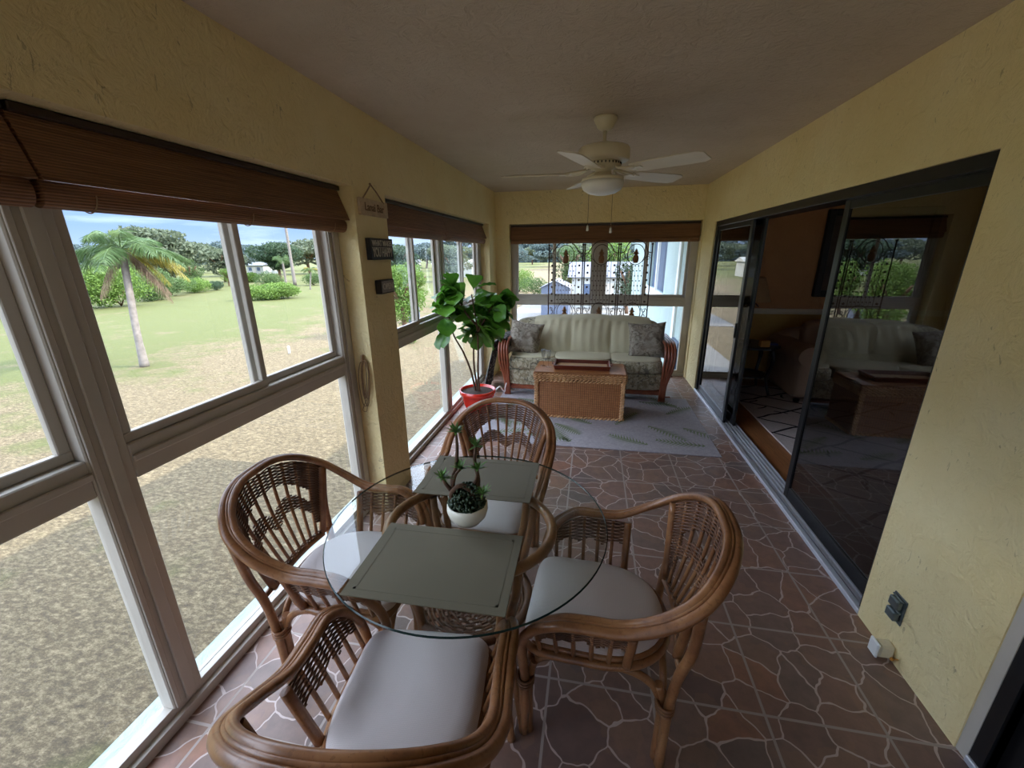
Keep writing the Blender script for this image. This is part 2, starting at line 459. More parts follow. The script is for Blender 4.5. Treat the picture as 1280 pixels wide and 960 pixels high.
def grass_mat():
    m, nt, b = nmat('lawn')
    v = coord(nt, world=True)
    big = noise(nt, coord(nt, scale=(.5, 1, 1), world=True), .10, 3, .5)
    mid = noise(nt, v, .55, 5, .65)
    fine = noise(nt, coord(nt, scale=(1, 2, 1), world=True), 9, 8, .85)
    straw = ramp(nt, fine, [(.32, rgb(58, 49, 34)), (.5, rgb(108, 93, 66)), (.66, rgb(168, 150, 116))])
    green = ramp(nt, fine, [(.3, rgb(66, 72, 30)), (.7, rgb(106, 108, 52))])
    # greener away from the building
    sp = N(nt, 'ShaderNodeSeparateXYZ'); L(nt, v, sp.inputs[0])
    dist = math_(nt, 'MULTIPLY', math_(nt, 'SUBTRACT', math_(nt, 'MULTIPLY', sp.outputs['X'], -1.0), 13.0), .028)
    fac = math_(nt, 'ADD', math_(nt, 'ADD', mid, math_(nt, 'MULTIPLY', big, .5)), math_(nt, 'MINIMUM', math_(nt, 'MAXIMUM', dist, -.06), .30))
    fr = ramp(nt, fac, [(.77, (0,0,0,1)), (.98, (1,1,1,1))])
    L(nt, mixc(nt, fr, straw, green), b.inputs['Base Color'])
    b.inputs['Roughness'].default_value = .95
    bump(nt, b, math_(nt, 'ADD', fine, math_(nt, 'MULTIPLY', mid, 2.0)), .9, .08)
    return m
M['grass'] = grass_mat()

def rug_mat(name, c1, c2, sc_=40):
    m, nt, b = nmat(name)
    v = coord(nt); f = noise(nt, v, sc_, 5, .8)
    L(nt, ramp(nt, f, [(.3, c1), (.7, c2)]), b.inputs['Base Color']); b.inputs['Roughness'].default_value = 1
    bump(nt, b, noise(nt, v, 300, 2), .4, .003); return m
M['rug'] = rug_mat('grey_mauve_rug', rgb(156, 150, 158), rgb(188, 182, 186))
M['rugfern'] = rug_mat('fern_green_pile', rgb(108, 122, 92), rgb(140, 150, 118))
M['rugwhite'] = rug_mat('cream_shag_rug', rgb(196, 182, 178), rgb(220, 208, 204))
M['rugblack'] = rug_mat('black_rug_lines', rgb(34, 28, 32), rgb(50, 44, 48))
def wood_mat(name, c1, c2, sx=(1, 12, 1), rough=.35):
    m, nt, b = nmat(name)
    f = noise(nt, coord(nt, scale=sx), 6, 5, .6, .5)
    L(nt, ramp(nt, f, [(.3, c1), (.7, c2)]), b.inputs['Base Color']); b.inputs['Roughness'].default_value = rough
    return m
M['denwood'] = wood_mat('den_wood_floor', rgb(142, 92, 58), rgb(178, 122, 78), (12, 1, 1))
M['traywood'] = wood_mat('mahogany_tray', rgb(92, 40, 26), rgb(132, 62, 40), (2, 14, 14))
M['traymat'] = fabric('tan_tray_liner', rgb(200, 160, 110), rgb(186, 146, 98), 600)

def text_obj(name, txt, size, mat, M4, parent, extrude=.0015, bold=0, width=None):
    cu = bpy.data.curves.new(name, 'FONT'); cu.body = txt; cu.size = size; cu.extrude = extrude
    cu.align_x = 'CENTER'; cu.align_y = 'CENTER'; cu.offset = bold
    ob = bpy.data.objects.new(name, cu); COL.objects.link(ob)
    dg = bpy.context.evaluated_depsgraph_get(); dg.update()
    me = bpy.data.meshes.new_from_object(ob.evaluated_get(dg))
    bpy.data.objects.remove(ob)
    xs = [v.co.x for v in me.vertices]
    if width and xs:
        k = width/(max(xs)-min(xs)); me.transform(Matrix.Diagonal((k, 1, 1, 1)))
    me.transform(M4); me.materials.clear(); me.materials.append(mat)
    o = bpy.data.objects.new(name, me); COL.objects.link(o); o.parent = parent
    return o

# ------------------------------------------------------------------ room shell
XL, XR, YB, H = -1.32, 1.32, 5.80, 2.44
YF = -1.6           # wall behind the camera
G = -2.7            # ground level: the porch is on the upper floor
LW0, LW1 = -1.52, -1.32
def shell():
    mb = MB(); mb.box(-1.52, 1.33, YF-.2, YB+.2, -.25, 0); struct(mb.build('floor', M['floor']))
    mb = MB(); mb.box(-1.52, 1.52, YF-.2, YB+.2, H, H+.12); struct(mb.build('ceiling', M['ceiling']))
    # left wall: header above windows, pillars between
    mb = MB()
    mb.box(LW0, LW1, YF, YB+.2, 2.03, H)
    for y0, y1 in ((YF, -.50), (2.277, 2.655), (5.43, YB+.2)):
        mb.box(LW0, LW1, y0, y1, 0, 2.03)
    struct(mb.build('wall_left', M['wall']))
    # back wall
    mb = MB()
    mb.box(LW1, 1.52, YB, YB+.2, 2.04, H)
    mb.box(LW1, -1.13, YB, YB+.2, 0, 2.04); mb.box(1.31, 1.52, YB, YB+.2, 0, 2.04)
    struct(mb.build('wall_back', M['wall']))
    # right wall with the two sliding door openings
    mb = MB()
    mb.box(XR, XR+.2, YF, YB, 1.985, H)
    mb.box(XR, XR+.2, 5.28, YB, 0, 1.985)
    mb.box(XR, XR+.2, 1.265, 1.828, 0, 1.985)
    mb.box(XR, XR+.2, YF, -1.0, 0, 1.985)
    struct(mb.build('wall_right', M['wall']))
    # wall behind the camera with a wide window opening
    mb = MB()
    mb.box(LW1, XR, YF-.2, YF, 2.03, H)
    mb.box(LW1, -1.2, YF-.2, YF, 0, 2.03); mb.box(1.2, XR, YF-.2, YF, 0, 2.03)
    struct(mb.build('wall_front', M['wall']))
shell()

# window: built in a local frame, X along the window, Z up, Y=0 the inner face (Y>0 outward)
def window(name, width, secs, M4, mid=(.975, 1.095), top=2.03, bottom=.075, jamb=.11, sashes=True):
    root = empty(name, (0,0,0)); struct(root); root.matrix_world = M4
    D = .058
    fr = MB()
    fr.box(0, width, -.012, D, 0, bottom*.55); fr.box(0, width, .012, D, bottom*.55, bottom)
    fr.box(0, width, 0, D, top-.05, top)
    xs = [0] + [v for s in secs for v in s] + [width]
    for i in range(0, len(xs), 2):        # posts between sections
        a, b = xs[i], xs[i+1]
        fr.cbox(a, b, 0, D, bottom, top-.05, .004)
        w = b-a
        if w > .09:                        # raised centre strip and grooves of the mullion
            fr.cbox(a+w*.38, b-w*.28, -.010, 0, bottom, top-.05, .003)
            fr.cbox(a+w*.06, a+w*.22, -.006, 0, bottom, top-.05, .002)
    fr.build('window_frame', M['frame'], root)
    for (a, b) in secs:
        r = MB(); r.cbox(a, b, .0, D, mid[0], mid[1], .004); r.cbox(a, b, -.012, 0, mid[0]+.06, mid[0]+.082, .003)
        r.build('mid_rail', M['frame'], root)
        g = MB(); g.box(a+.002, b-.002, .040, .046, bottom, mid[0]); g.build('window_pane', M['glass'], root)
        c = (a+b)/2
        for k, (s0, s1, yy) in enumerate(((a, c+.025, .012), (c-.025, b, .040))):
            s = MB(); z0, z1 = mid[1], top-.05; t = .032
            s.cbox(s0, s1, yy, yy+.024, z0, z0+t, .003); s.cbox(s0, s1, yy, yy+.024, z1-t, z1, .003)
            s.cbox(s0, s0+t, yy, yy+.024, z0+t, z1-t, .003); s.cbox(s1-t, s1, yy, yy+.024, z0+t, z1-t, .003)
            so = s.build('sash', M['frame'], root)
            g = MB(); g.box(s0+t-.002, s1-t+.002, yy+.010, yy+.015, z0+t-.002, z1-t+.002); g.build('window_pane', M['glass'], so)
    return root
Rl = Matrix(((0,-1,0,0), (1,0,0,0), (0,0,1,0), (0,0,0,1)))       # X->+y, Y->-x
def left_at(y0): return Matrix.Translation((-1.437, y0, 0)) @ Rl
window('window_1', 2.777, [(.10, 1.335), (1.45, 2.66)], left_at(-.50))
window('window_2', 2.775, [(.11, 1.225), (1.375, 2.63)], left_at(2.655))
Rb = Matrix.Identity(4)
window('window_3', 2.44, [(.07, 1.13), (1.28, 2.35)], Matrix.Translation((-1.13, 5.915, 0)) @ Rb, mid=(.965, 1.085), top=2.04)
Rf = Matrix(((-1,0,0,0), (0,-1,0,0), (0,0,1,0), (0,0,0,1)))
window('window_4', 2.4, [(.07, 1.13), (1.27, 2.33)], Matrix.Translation((1.2, YF-.10, 0)) @ Rf)

window('window_den_added', 2.4, [(.07, 1.13), (1.27, 2.33)], Matrix.Translation((5.0, YF-.10, .3)) @ Rf, mid=(.9, 1.0), top=1.8)  # unseen window, added to bring more daylight into the den

# sliding glass doors: local X along wall, used at x = const
def door(name, y0, y1, top, panels, xin=1.345, track=True):
    root = empty(name, (0,0,0)); struct(root)
    fr = MB()
    fr.cbox(xin-.01, 1.50, y0, y0+.03, 0, top, .003); fr.cbox(xin-.01, 1.50, y1-.045, y1, 0, top, .003)
    fr.cbox(xin-.01, 1.50, y0, y1, top-.055, top, .003)
    fr.build('door_frame', M['black'], root)
    t = MB()
    t.cbox(1.318, 1.350, y0, y1, 0, .028, .003)
    for x in (1.362, 1.392, 1.422, 1.452, 1.482): t.box(x-.004, x+.004, y0, y1, .004, .022)
    t.box(1.35, 1.50, y0, y1, 0, .006)
    t.build('door_track', M['alu'], root)
    for (a, b, x, st) in panels:
        p = MB(); w = .024
        p.cbox(x, x+w, a, a+st, .022, top-.05, .003); p.cbox(x, x+w, b-st, b, .022, top-.05, .003)
        p.cbox(x, x+w, a+st, b-st, .022, .105, .003); p.cbox(x, x+w, a+st, b-st, top-.10, top-.05, .003)
        po = p.build('door_panel', M['black'], root)
        g = MB(); g.box(x+.009, x+.015, a+st-.003, b-st+.003, .10, top-.095); g.build('door_glass', M['doorglass'], po)
    return root
d1 = door('door_1', 1.828, 5.28, 1.985, [(1.86, 2.86, 1.395, .055), (4.17, 5.235, 1.352, .06), (4.10, 5.20, 1.425, .06)])
h = MB(); h.cbox(1.338, 1.352, 4.185, 4.205, .88, 1.02, .003); h.build('door_handle', M['black'], d1)
k = MB(); k.sphere((1.338, 4.196, .98), .010); k.build('door_lock', M['chrome'], d1)
d2 = door('door_2', -1.0, 1.225, 1.985, [(-.95, .16, 1.395, .06), (.10, 1.19, 1.365, .06)])
mb = MB(); mb.box(1.325, 1.50, 1.225, 1.265, 0, 1.985); struct(mb.build('trim_1', M['frame']))
mb = MB(); mb.box(1.328, 1.50, 1.18, 1.225, 0, 1.985); struct(mb.build('trim_2', M['black']))

# ------------------------------------------------------------------ den behind the doors
def den():
    mb = MB(); mb.box(1.50, 6.5, -1.6, 6.1, -.25, -.001); struct(mb.build('floor_den', M['denwood']))
    mb = MB(); mb.box(1.52, 6.5, -1.6, 6.1, 2.44, 2.56); struct(mb.build('ceiling_den', M['ceiling']))
    mb = MB(); mb.box(1.52, 6.5, 5.92, 6.1, .93, 2.44); struct(mb.build('wall_den_back', M['denwall']))
    mb = MB(); mb.box(1.52, 6.5, 5.92, 6.1, 0, .93); struct(mb.build('wall_den_lower', M['denlow']))
    mb = MB(); mb.cbox(1.52, 6.5, 5.885, 5.92, .905, .955, .006); mb.cbox(1.52, 6.5, 5.90, 5.92, .885, .905, .003); struct(mb.build('trim_3', M['cream']))
    mb = MB(); mb.cbox(1.52, 6.5, 5.90, 5.92, 0, .11, .004); struct(mb.build('baseboard_den', M['cream']))
    mb = MB(); mb.box(6.5, 6.7, -1.6, 6.1, 0, 2.44); struct(mb.build('wall_den_right', M['denwall']))
    mb = MB()
    for b in ((1.52, 2.6, 0, 2.44), (5.0, 6.5, 0, 2.44), (2.6, 5.0, 0, .3), (2.6, 5.0, 2.1, 2.44)): mb.box(b[0], b[1], -1.8, -1.6, b[2], b[3])  # wall pieces around the opening for the added den window
    struct(mb.build('wall_den_front', M['denwall']))
    # cream rug with thin irregular black lattice
    X0, X1, Y0, Y1 = 1.73, 4.6, 1.2, 5.55
    mb = MB(); mb.cbox(X0, X1, Y0, Y1, .001, .016, .005)
    rr = random.Random(3)
    def strip(p, q, w=.013):
        p = V(*p); q = V(*q); n = max(3, int(np.linalg.norm(q-p)/.10)); d = (q-p)/np.linalg.norm(q-p); o = V(-d[1], d[0])
        pts = [p+(q-p)*i/n + o*rr.uniform(-.014, .014) for i in range(n+1)]
        vs = []
        for c in pts:
            for s in (-1, 1):
                e = c+o*w*s; vs.append((min(max(e[0], X0+.01), X1-.01), min(max(e[1], Y0+.01), Y1-.01), .0175))
        mb.add(vs, [(2*i, 2*i+1, 2*i+3, 2*i+2) for i in range(n)], 1)
    def clip(p, q):   # Liang-Barsky
        t0, t1 = 0, 1; dx, dy = q[0]-p[0], q[1]-p[1]
        for a, b in ((-dx, p[0]-X0), (dx, X1-p[0]), (-dy, p[1]-Y0), (dy, Y1-p[1])):
            if abs(a) < 1e-9:
                if b < 0: return None
            else:
                t = b/a
                if a < 0: t0 = max(t0, t)
                else: t1 = min(t1, t)
        if t1 - t0 < .03: return None
        return (p[0]+dx*t0, p[1]+dy*t0), (p[0]+dx*t1, p[1]+dy*t1)
    for k in range(-14, 22):
        for sg in (1, -1):
            o = k*.46 + rr.uniform(-.05, .05)
            y = Y0+o
            c = clip((X0, y if sg > 0 else y), (X1, y+sg*(X1-X0)*.62))
            if c: strip(*c)
    for k in range(60):      # short ticks beside the lattice
        x, y = rr.uniform(X0+.1, X1-.2), rr.uniform(Y0+.1, Y1-.2); a = rr.choice((.55, -.55, 1.3))
        strip((x, y), (x+.13*math.cos(a), y+.13*math.sin(a)), .010)
    tag(mb.build('shag_rug', [M['rugwhite'], M['rugblack']], loc=(3.1, 3.4, .001)), 'cream shag rug with thin black crossing lines in the dark room beyond the sliding door', 'rug')
    # picture
    r = empty('framed_picture', (3.3, 5.9, 1.62), 0, 'large dark-framed picture hanging high on the brown wall beyond the open door', 'picture')
    f = MB()
    for b in ((-.58, -.50, -.51, .51), (.50, .58, -.51, .51), (-.5, .5, .43, .51), (-.5, .5, -.51, -.43)): f.cbox(b[0], b[1], -.04, .015, b[2], b[3], .008)
    f.build('picture_frame', M['black'], r)
    f = MB(); f.box(-.5, .5, -.015, .0, -.43, .43); f.build('picture_print', plain('dim_print', rgb(70, 56, 48), .5, 0, .4, 4), r)
    # side table
    r = empty('side_table', (1.93, 5.36, .017), 0, 'dark wood side table with a lower shelf beside the tan sofa', 'table')
    t = MB(); t.prism([(.30*math.cos(a), .30*math.sin(a)) for a in np.linspace(0, 2*PI, 9)[:-1]+PI/8], .555, .585); t.build('tabletop', M['darkwood'], r, bevel=.006)
    t = MB(); t.prism([(.22*math.cos(a), .22*math.sin(a)) for a in np.linspace(0, 2*PI, 9)[:-1]+PI/8], .20, .22); t.build('shelf', M['darkwood'], r, bevel=.004)
    for sx in (-1, 1):
        for sy in (-1, 1):
            t = MB(); t.tube(spline([(sx*.17, sy*.17, .56), (sx*.19, sy*.19, .40), (sx*.16, sy*.16, .20), (sx*.20, sy*.20, 0)], 5), [.026]*6+[.020]*5+[.016]*5, 8); t.build('leg', M['darkwood'], r)
    # lamp with palm-tree stem
    r = empty('table_lamp', (1.86, 5.42, .602), 0, 'table lamp with a palm-tree base and wide linen shade on the side table', 'lamp')
    b = MB(); b.lathe([(.075, 0), (.08, .012), (.06, .03), (.03, .045), (.028, .10), (.05, .16), (.055, .20), (.03, .26), (.025, .32), (.045, .36), (.045, .40), (.012, .44), (.010, .53)], 18); b.build('lamp_base', M['iron'], r)
    b = MB()
    for i in range(9):
        a = 2*PI*i/9
        b.tube(spline([(0, 0, .43), (.05*math.cos(a), .05*math.sin(a), .475), (.10*math.cos(a), .10*math.sin(a), .43)], 5), [.013]*10+[.002], 5, flat=.4)
    b.build('palm_leaves', M['iron'], r)
    b = MB(); b.lathe([(.21, .50), (.12, .77), (.117, .77), (.207, .50)], 28, caps=False); b.build('lamp_shade', M['shade'], r)
    b = MB(); b.sphere((0, 0, .805), .012); b.tube([(0,0,.53), (0,0,.80)], .003, 6); b.build('finial', M['iron'], r)
    # things on the table
    c = MB(); c.cbox(-.05, .05, -.035, .035, 0, .075, .006); tag(c.build('candle_box', M['candle']), 'small amber candle box standing on the dark side table', 'candle').location = (2.0, 5.18, .602)
    c = MB(); c.cbox(-.07, .07, -.05, .05, 0, .018, .003); c.box(-.068, .071, -.048, .048, .003, .015); tag(c.build('blue_book', M['bluebook']), 'blue book lying flat on the dark side table', 'book').location = (2.115, 5.32, .602)
    c = MB(); c.lathe([(.02, 0), (.03, .01), (.028, .05), (.018, .06)], 14); tag(c.build('small_jar', M['chrome']), 'small pale jar at the foot of the palm-tree lamp', 'jar').location = (1.78, 5.24, .602)
    # tan sofa
    r = empty('tan_sofa', (3.3, 5.35, .017), 0, 'overstuffed tan sofa seen through the open sliding door', 'sofa')
    def pad(x0, x1, y0, y1, z0, z1, p=5, bulge=.0):
        m = MB(); cx, cy, cz = (x0+x1)/2, (y0+y1)/2, (z0+z1)/2; hx, hy, hz = (x1-x0)/2, (y1-y0)/2, (z1-z0)/2
        def fn(u, v):
            a = 2*PI*u; b = PI*(v-.5)
            def s(t, e): return math.copysign(abs(t)**e, t)
            e = 2/p
            return (cx+hx*s(math.cos(b), e)*s(math.cos(a), e), cy+hy*s(math.cos(b), e)*s(math.sin(a), e), cz+hz*s(math.sin(b), e)*(1+bulge*math.cos(a)**2))
        m.grid(fn, 32, 16, closeu=True); return m
    def ARM(x0, x1):
        m = pad(x0+.02, x1-.02, -.42, .48, .03, .52, 7)
        m2 = MB()
        def fn(u, v):
            a = 2*PI*u; rr_ = .125*(1+.04*math.cos(2*a))
            return ((x0+x1)/2+rr_*1.05*math.cos(a), -.44+.92*v, .53+rr_*.95*math.sin(a))
        m2.grid(fn, 24, 6, closeu=True)
        m2.add([fn(i/24, 0) for i in range(24)], [tuple(range(24))], 0, False)
        m.add(m2.v, m2.f, 0, True); return m
    ARM(-1.02, -.78).build('armrest', M['tan'], r); ARM(.78, 1.02).build('armrest', M['tan'], r)
    pad(-.80, .80, -.42, .48, .03, .32, 8).build('sofa_base', M['tan'], r)
    for x0, x1 in ((-.78, 0), (0, .78)): pad(x0, x1, -.45, .30, .30, .48, 5).build('seat_cushion', M['tan'], r)
    pad(-.96, .96, .20, .52, .03, .74, 6).build('backrest', M['tan'], r)
    for x0, x1 in ((-.78, 0), (0, .78)): pad(x0, x1, .05, .32, .44, .86, 4).build('back_cushion', M['tan'], r)
    for x in (-.95, .95):
        m = MB(); m.lathe([(.03, 0), (.035, .03)], 10, (x, -.38, 0)); m.build('foot', M['darkwood'], r)
    m = pad(-.2, .2, -.07, .07, -.17, .17, 3)
    o = m.build('leopard_pillow', M['leopard']); o.location = (2.78, 5.25, .66); o.rotation_euler = (-.4, .2, .3)
    tag(o, 'leopard-print throw pillow leaning on the tan sofa', 'pillow')
    return pad
pad = den()

# ------------------------------------------------------------------ bamboo blinds
def blind(y0, y1, label, roll0=None, horiz=False, group=None):
    """valance sloping into the room with the rolled-up shade below it; built for the left wall, or the back wall when horiz"""
    L_ = y1-y0
    if not horiz:
        r = empty('bamboo_blind', (-1.385, y0, 1.79), PI/2, label, 'blind', group)      # local X -> +y, local Y -> -x
    else: r = empty('bamboo_blind', (y0, 5.855, 1.79), 0, label, 'blind', group)
    v = MB()
    v.add([(0, .03, .235), (L_, .03, .235), (L_, -.035, .062), (0, -.035, .062), (0, .036, .235), (L_, .036, .235), (L_, -.029, .062), (0, -.029, .062)],
          [(0,3,2,1), (4,5,6,7), (0,1,5,4), (3,7,6,2)])
    for x in (0, L_-.006):
        v.add([(x, .03, .235), (x, -.035, .062), (x, .045, .062), (x, .045, .235)], [(0,1,2,3)])
        v.add([(x+.006, .03, .235), (x+.006, -.035, .062), (x+.006, .045, .062), (x+.006, .045, .235)], [(3,2,1,0)])
    v.build('valance', M['blind'], r)
    s = MB(); n = 20
    pts = [(.014+.030*math.cos(2*PI*k/n), .034+.036*math.sin(2*PI*k/n)) for k in range(n)]
    vs = [(.004, y, z) for y, z in pts] + [(L_-.004, y, z) for y, z in pts]
    s.add(vs, [(i, (i+1) % n, n+(i+1) % n, n+i) for i in range(n)], 0, True); s.add(vs, [tuple(range(n))[::-1], tuple(range(n, 2*n))])
    s.build('rolled_shade', M['blind'], r)
    for x in np.linspace(.12, L_-.12, max(2, int(L_/.45))):
        t = MB(); t.tube([(x+.003*math.sin(a), .014+.033*math.cos(a), .034+.039*math.sin(a)) for a in np.linspace(-PI*1.05, -PI*.1, 12)], .0020, 5)
        t.build('lift_cord', M['cord'], r)
    h = MB(); h.cbox(0, L_, .005, .045, .215, .238, .003); h.build('head_rail', M['darkwood'], r)
    return r
blind(-.49, .885, 'bamboo blind rolled up over the nearest left window pane, at the photo edge')
blind(.895, 2.268, 'bamboo blind rolled up over the wide left window beside the palm tree view')
blind(2.665, 3.93, 'bamboo blind rolled up over the left window just past the pillar with signs')
blind(3.94, 5.42, 'bamboo blind rolled up over the left window behind the fiddle-leaf fig')
blind(-1.12, 1.30, 'wide bamboo blind across the top of the back window behind the sofa', horiz=True)

# ------------------------------------------------------------------ rattan armchairs
def make_chair():
    r = empty('rattan_armchair', (0, 0, 0), 0, '', 'chair', 'rattan dining armchairs')
    half = [(.200, .222, 0), (.212, .213, .235), (.236, .222, .44), (.272, .190, .555), (.292, .105, .620), (.291, .015, .628), (.292, -.09, .636), (.294, -.20, .688), (.268, -.295, .755), (.198, -.360, .812), (.105, -.397, .844)]
    rim = [(x, y, z) for x, y, z in half] + [(0, -.407, .849)] + [(-x, y, z) for x, y, z in half[::-1]]
    S = spline(rim, 6)
    mb = MB(); mb.tube(S, .0160, 10); 
    # inner pole: parallel, inset toward the seat
    def inset(p, d, dz):
        x, y, z = p
        # horizontal inward direction toward (0,-.02)
        v = V(-x, -.02-y); n = np.linalg.norm(v)
        return (x+v[0]/n*d, y+v[1]/n*d, z+dz)
    i0 = 14; inner = [inset(p, .027, .007) for p in S[i0:-i0]]
    mb.tube(inner, .0135, 10)
    thin = [inset(p, .0140, .012) for p in S[i0:-i0]]
    mb.tube(thin, .006, 6)
    mb.build('arm_and_back_rail', M['rattan'], r)
    # front & rear legs
    for sx in (-1, 1):
        m = MB(); m.tube(spline([(sx*.190, .205, 0), (sx*.194, .205, .20), (sx*.197, .198, .30), (sx*.200, .185, .355)], 5), .0145, 8)
        m.tube(spline([(sx*.190, .222, 0), (sx*.20, .226, .12), (sx*.208, .228, .24)], 4), .012, 8)
        for z in (.262, .275, .288): m.tube([(sx*.205+.033*math.cos(a), .215+.026*math.sin(a), z) for a in np.linspace(0, 2*PI, 15)[:-1]], .0055, 5, closed=True, mi=1)
        m.build('leg', [M['rattan'], M['bind']], r)
        m = MB(); m.tube(spline([(sx*.20, -.245, 0), (sx*.205, -.248, .25), (sx*.215, -.262, .42), (sx*.238, -.285, .56), (sx*.268, -.285, .735)], 5), .0165, 8)
        m.tube(spline([(sx*.178, -.232, 0), (sx*.182, -.232, .25), (sx*.185, -.215, .345)], 5), .0145, 8)
        for z in (.262, .275, .288): m.tube([(sx*.194+.034*math.cos(a), -.240+.026*math.sin(a), z) for a in np.linspace(0, 2*PI, 15)[:-1]], .0055, 5, closed=True, mi=1)
        m.build('leg', [M['rattan'], M['bind']], r)
        # arched side stretcher
        m = MB(); m.tube(spline([(sx*.188, .205, .28), (sx*.190, .18, .345), (sx*.192, .12, .385), (sx*.192, 0, .39), (sx*.190, -.12, .385), (sx*.186, -.19, .345), (sx*.182, -.225, .28)], 5), .0135, 8)
        m.build('stretcher', M['rattan'], r)
    for y in (.205, -.232):
        m = MB(); m.tube(spline([(.188, y, .26), (.165, y, .335), (.11, y, .375), (0, y, .385), (-.11, y, .375), (-.165, y, .335), (-.188, y, .26)], 5), .0125, 8); m.build('stretcher', M['rattan'], r)
    # seat frame ring
    def ring(fx, yb, yf, p):
        out = []
        for k in range(40):
            a = 2*PI*k/40; c, s_ = math.cos(a), math.sin(a)
            e = 2/p
            x = fx*math.copysign(abs(c)**e, c); y = math.copysign(abs(s_)**e, s_)
            if s_ < 0:          # rounded towards the back
                x = fx*math.copysign(abs(c)**.86, c); y = -abs(s_)**.86
            y = (yf if y > 0 else yb)*y
            out.append((x, y))
        return out
    m = MB(); m.tube([(x, y, .408) for x, y in ring(.212, .250, .222, 7)], .016, 8, closed=True)
    m.tube([(x*.97, y*.97, .432) for x, y in ring(.212, .250, .222, 7)], .010, 6, closed=True); m.build('seat_frame', M['rattan'], r)
    # cushion
    m = MB()
    rad = [(.0, .484), (.35, .483), (.7, .478), (.88, .468), (.97, .452), (1.0, .436), (.99, .424), (.94, .416), (.5, .414), (0, .414)]
    R0 = ring(.208, .240, .232, 7)
    vs = []
    for f_, z in rad: vs += [(x*max(f_, .001), y*max(f_, .001), z) for x, y in R0]
    m.add(vs, [(i*40+k, i*40+(k+1) % 40, (i+1)*40+(k+1) % 40, (i+1)*40+k) for i in range(len(rad)-1) for k in range(40)], 0, True)
    m.build('seat_cushion', M['seat'], r)
    # woven panels
    def woven(P, us, rs, mask, rows, nseg, name, amp=.005):
        sp = MB()
        for u, rr in zip(us, rs): sp.tube([P(u, t) for t in np.linspace(0, 1, 9)], rr, 7)
        sp.build(name+'_spindles', M['rattan'], r)
        w = MB()
        for j in range(rows):
            v = (j+.5)/rows; run = []
            for i in range(nseg+1):
                u = -1+2*i/nseg
                if mask(u, v):
                    p = P(u, v); e = 1e-3
                    du = P(min(u+e, 1), v)-P(max(u-e, -1), v); dv = P(u, min(v+e, 1))-P(u, max(v-e, 0))
                    n_ = np.cross(du, dv); n_ /= max(np.linalg.norm(n_), 1e-9)
                    ph = PI*np.interp(u, us, range(len(us))) + (PI if j % 2 else 0)
                    run.append(p+n_*amp*math.cos(ph))
                if (not mask(u, v)) or i == nseg:
                    if len(run) > 2: w.tube(run, .0037, 4, smooth=True)
                    run = []
        w.build(name+'_weave', M['rattandark'], r)
    # back
    nS = len(S); ctr = (nS-1)/2
    def rimat(t):
        i = int(math.floor(t)); i = max(0, min(nS-2, i)); f_ = t-i
        return S[i]*(1-f_)+S[i+1]*f_
    SP = 18.0
    def Pb(u, v):
        up = V(*inset(rimat(ctr+u*SP), .028, -.012))
        lo = V(-.165*u*1.0, -.262-.02*(1-u*u), .455)
        # rim runs +x -> -x with t, so u=-1 is +x
        p = lo*(1-v)+up*v; p[1] -= .018*math.sin(PI*v)*(1-u*u); return p
    def maskb(u, v):
        a = abs(u)
        if a > .985: return v > .30
        if v > .78-.26*a*a: return True
        if a > .76 and v > .18: return True
        lo_mid = .32+.12*abs(math.sin(a*4.2)); hi_mid = lo_mid+.17
        if lo_mid < v < hi_mid: return True
        return v < .06
    us = list(np.linspace(-1, 1, 11)); rs = [.0155]+[.0072]*9+[.0155]
    woven(Pb, us, rs, maskb, 58, 80, 'back')
    m = MB(); m.tube(spline([Pb(u, 0)+V(0, 0, -.008) for u in (-1, -.5, 0, .5, 1)], 4), .013, 8)
    for sx in (-1, 1): m.tube([(sx*.165, -.262, .455), (sx*.225, -.27, .44)], .011, 7)
    m.build('back_lower_bar', M['rattan'], r)
    # arms
    for sx in (-1, 1):
        def Pa(u, v, sx=sx):
            y = .030+.145*u
            up = V(sx*(.272 - .02*max(0, u-.5)), y, .612-.055*max(0, u-.2)**1.4*1.3)
            lo = V(sx*.212, y*.95, .425)
            return lo*(1-v)+up*v
        def maska(u, v): return v > .52+.05*math.cos(u*9) and not (u < -.985)
        woven(Pa, list(np.linspace(-1, 1, 6)), [.015]+[.0075]*4+[.008], maska, 28, 42, 'arm')
    return r
chair = make_chair()
specs = [((-.466, 1.813, 0), 178, 'rattan armchair at the far side of the round glass table, facing the camera'),
         ((.061, 1.234, 0), 87.4, 'rattan armchair standing clear of the window on the right side of the glass table'),
         ((-.896, 1.259, 0), -87.7, 'rattan armchair with its back close to the big left window'),
         ((-.458, .781, 0), 5.3, 'rattan armchair nearest the camera, seen from behind and cut by the bottom edge')]
for i, (p, a, lab) in enumerate(specs):
    o = chair if i == 0 else copy_tree(chair)
    o.location = p; o.rotation_euler = (0, 0, math.radians(a)); o['label'] = lab

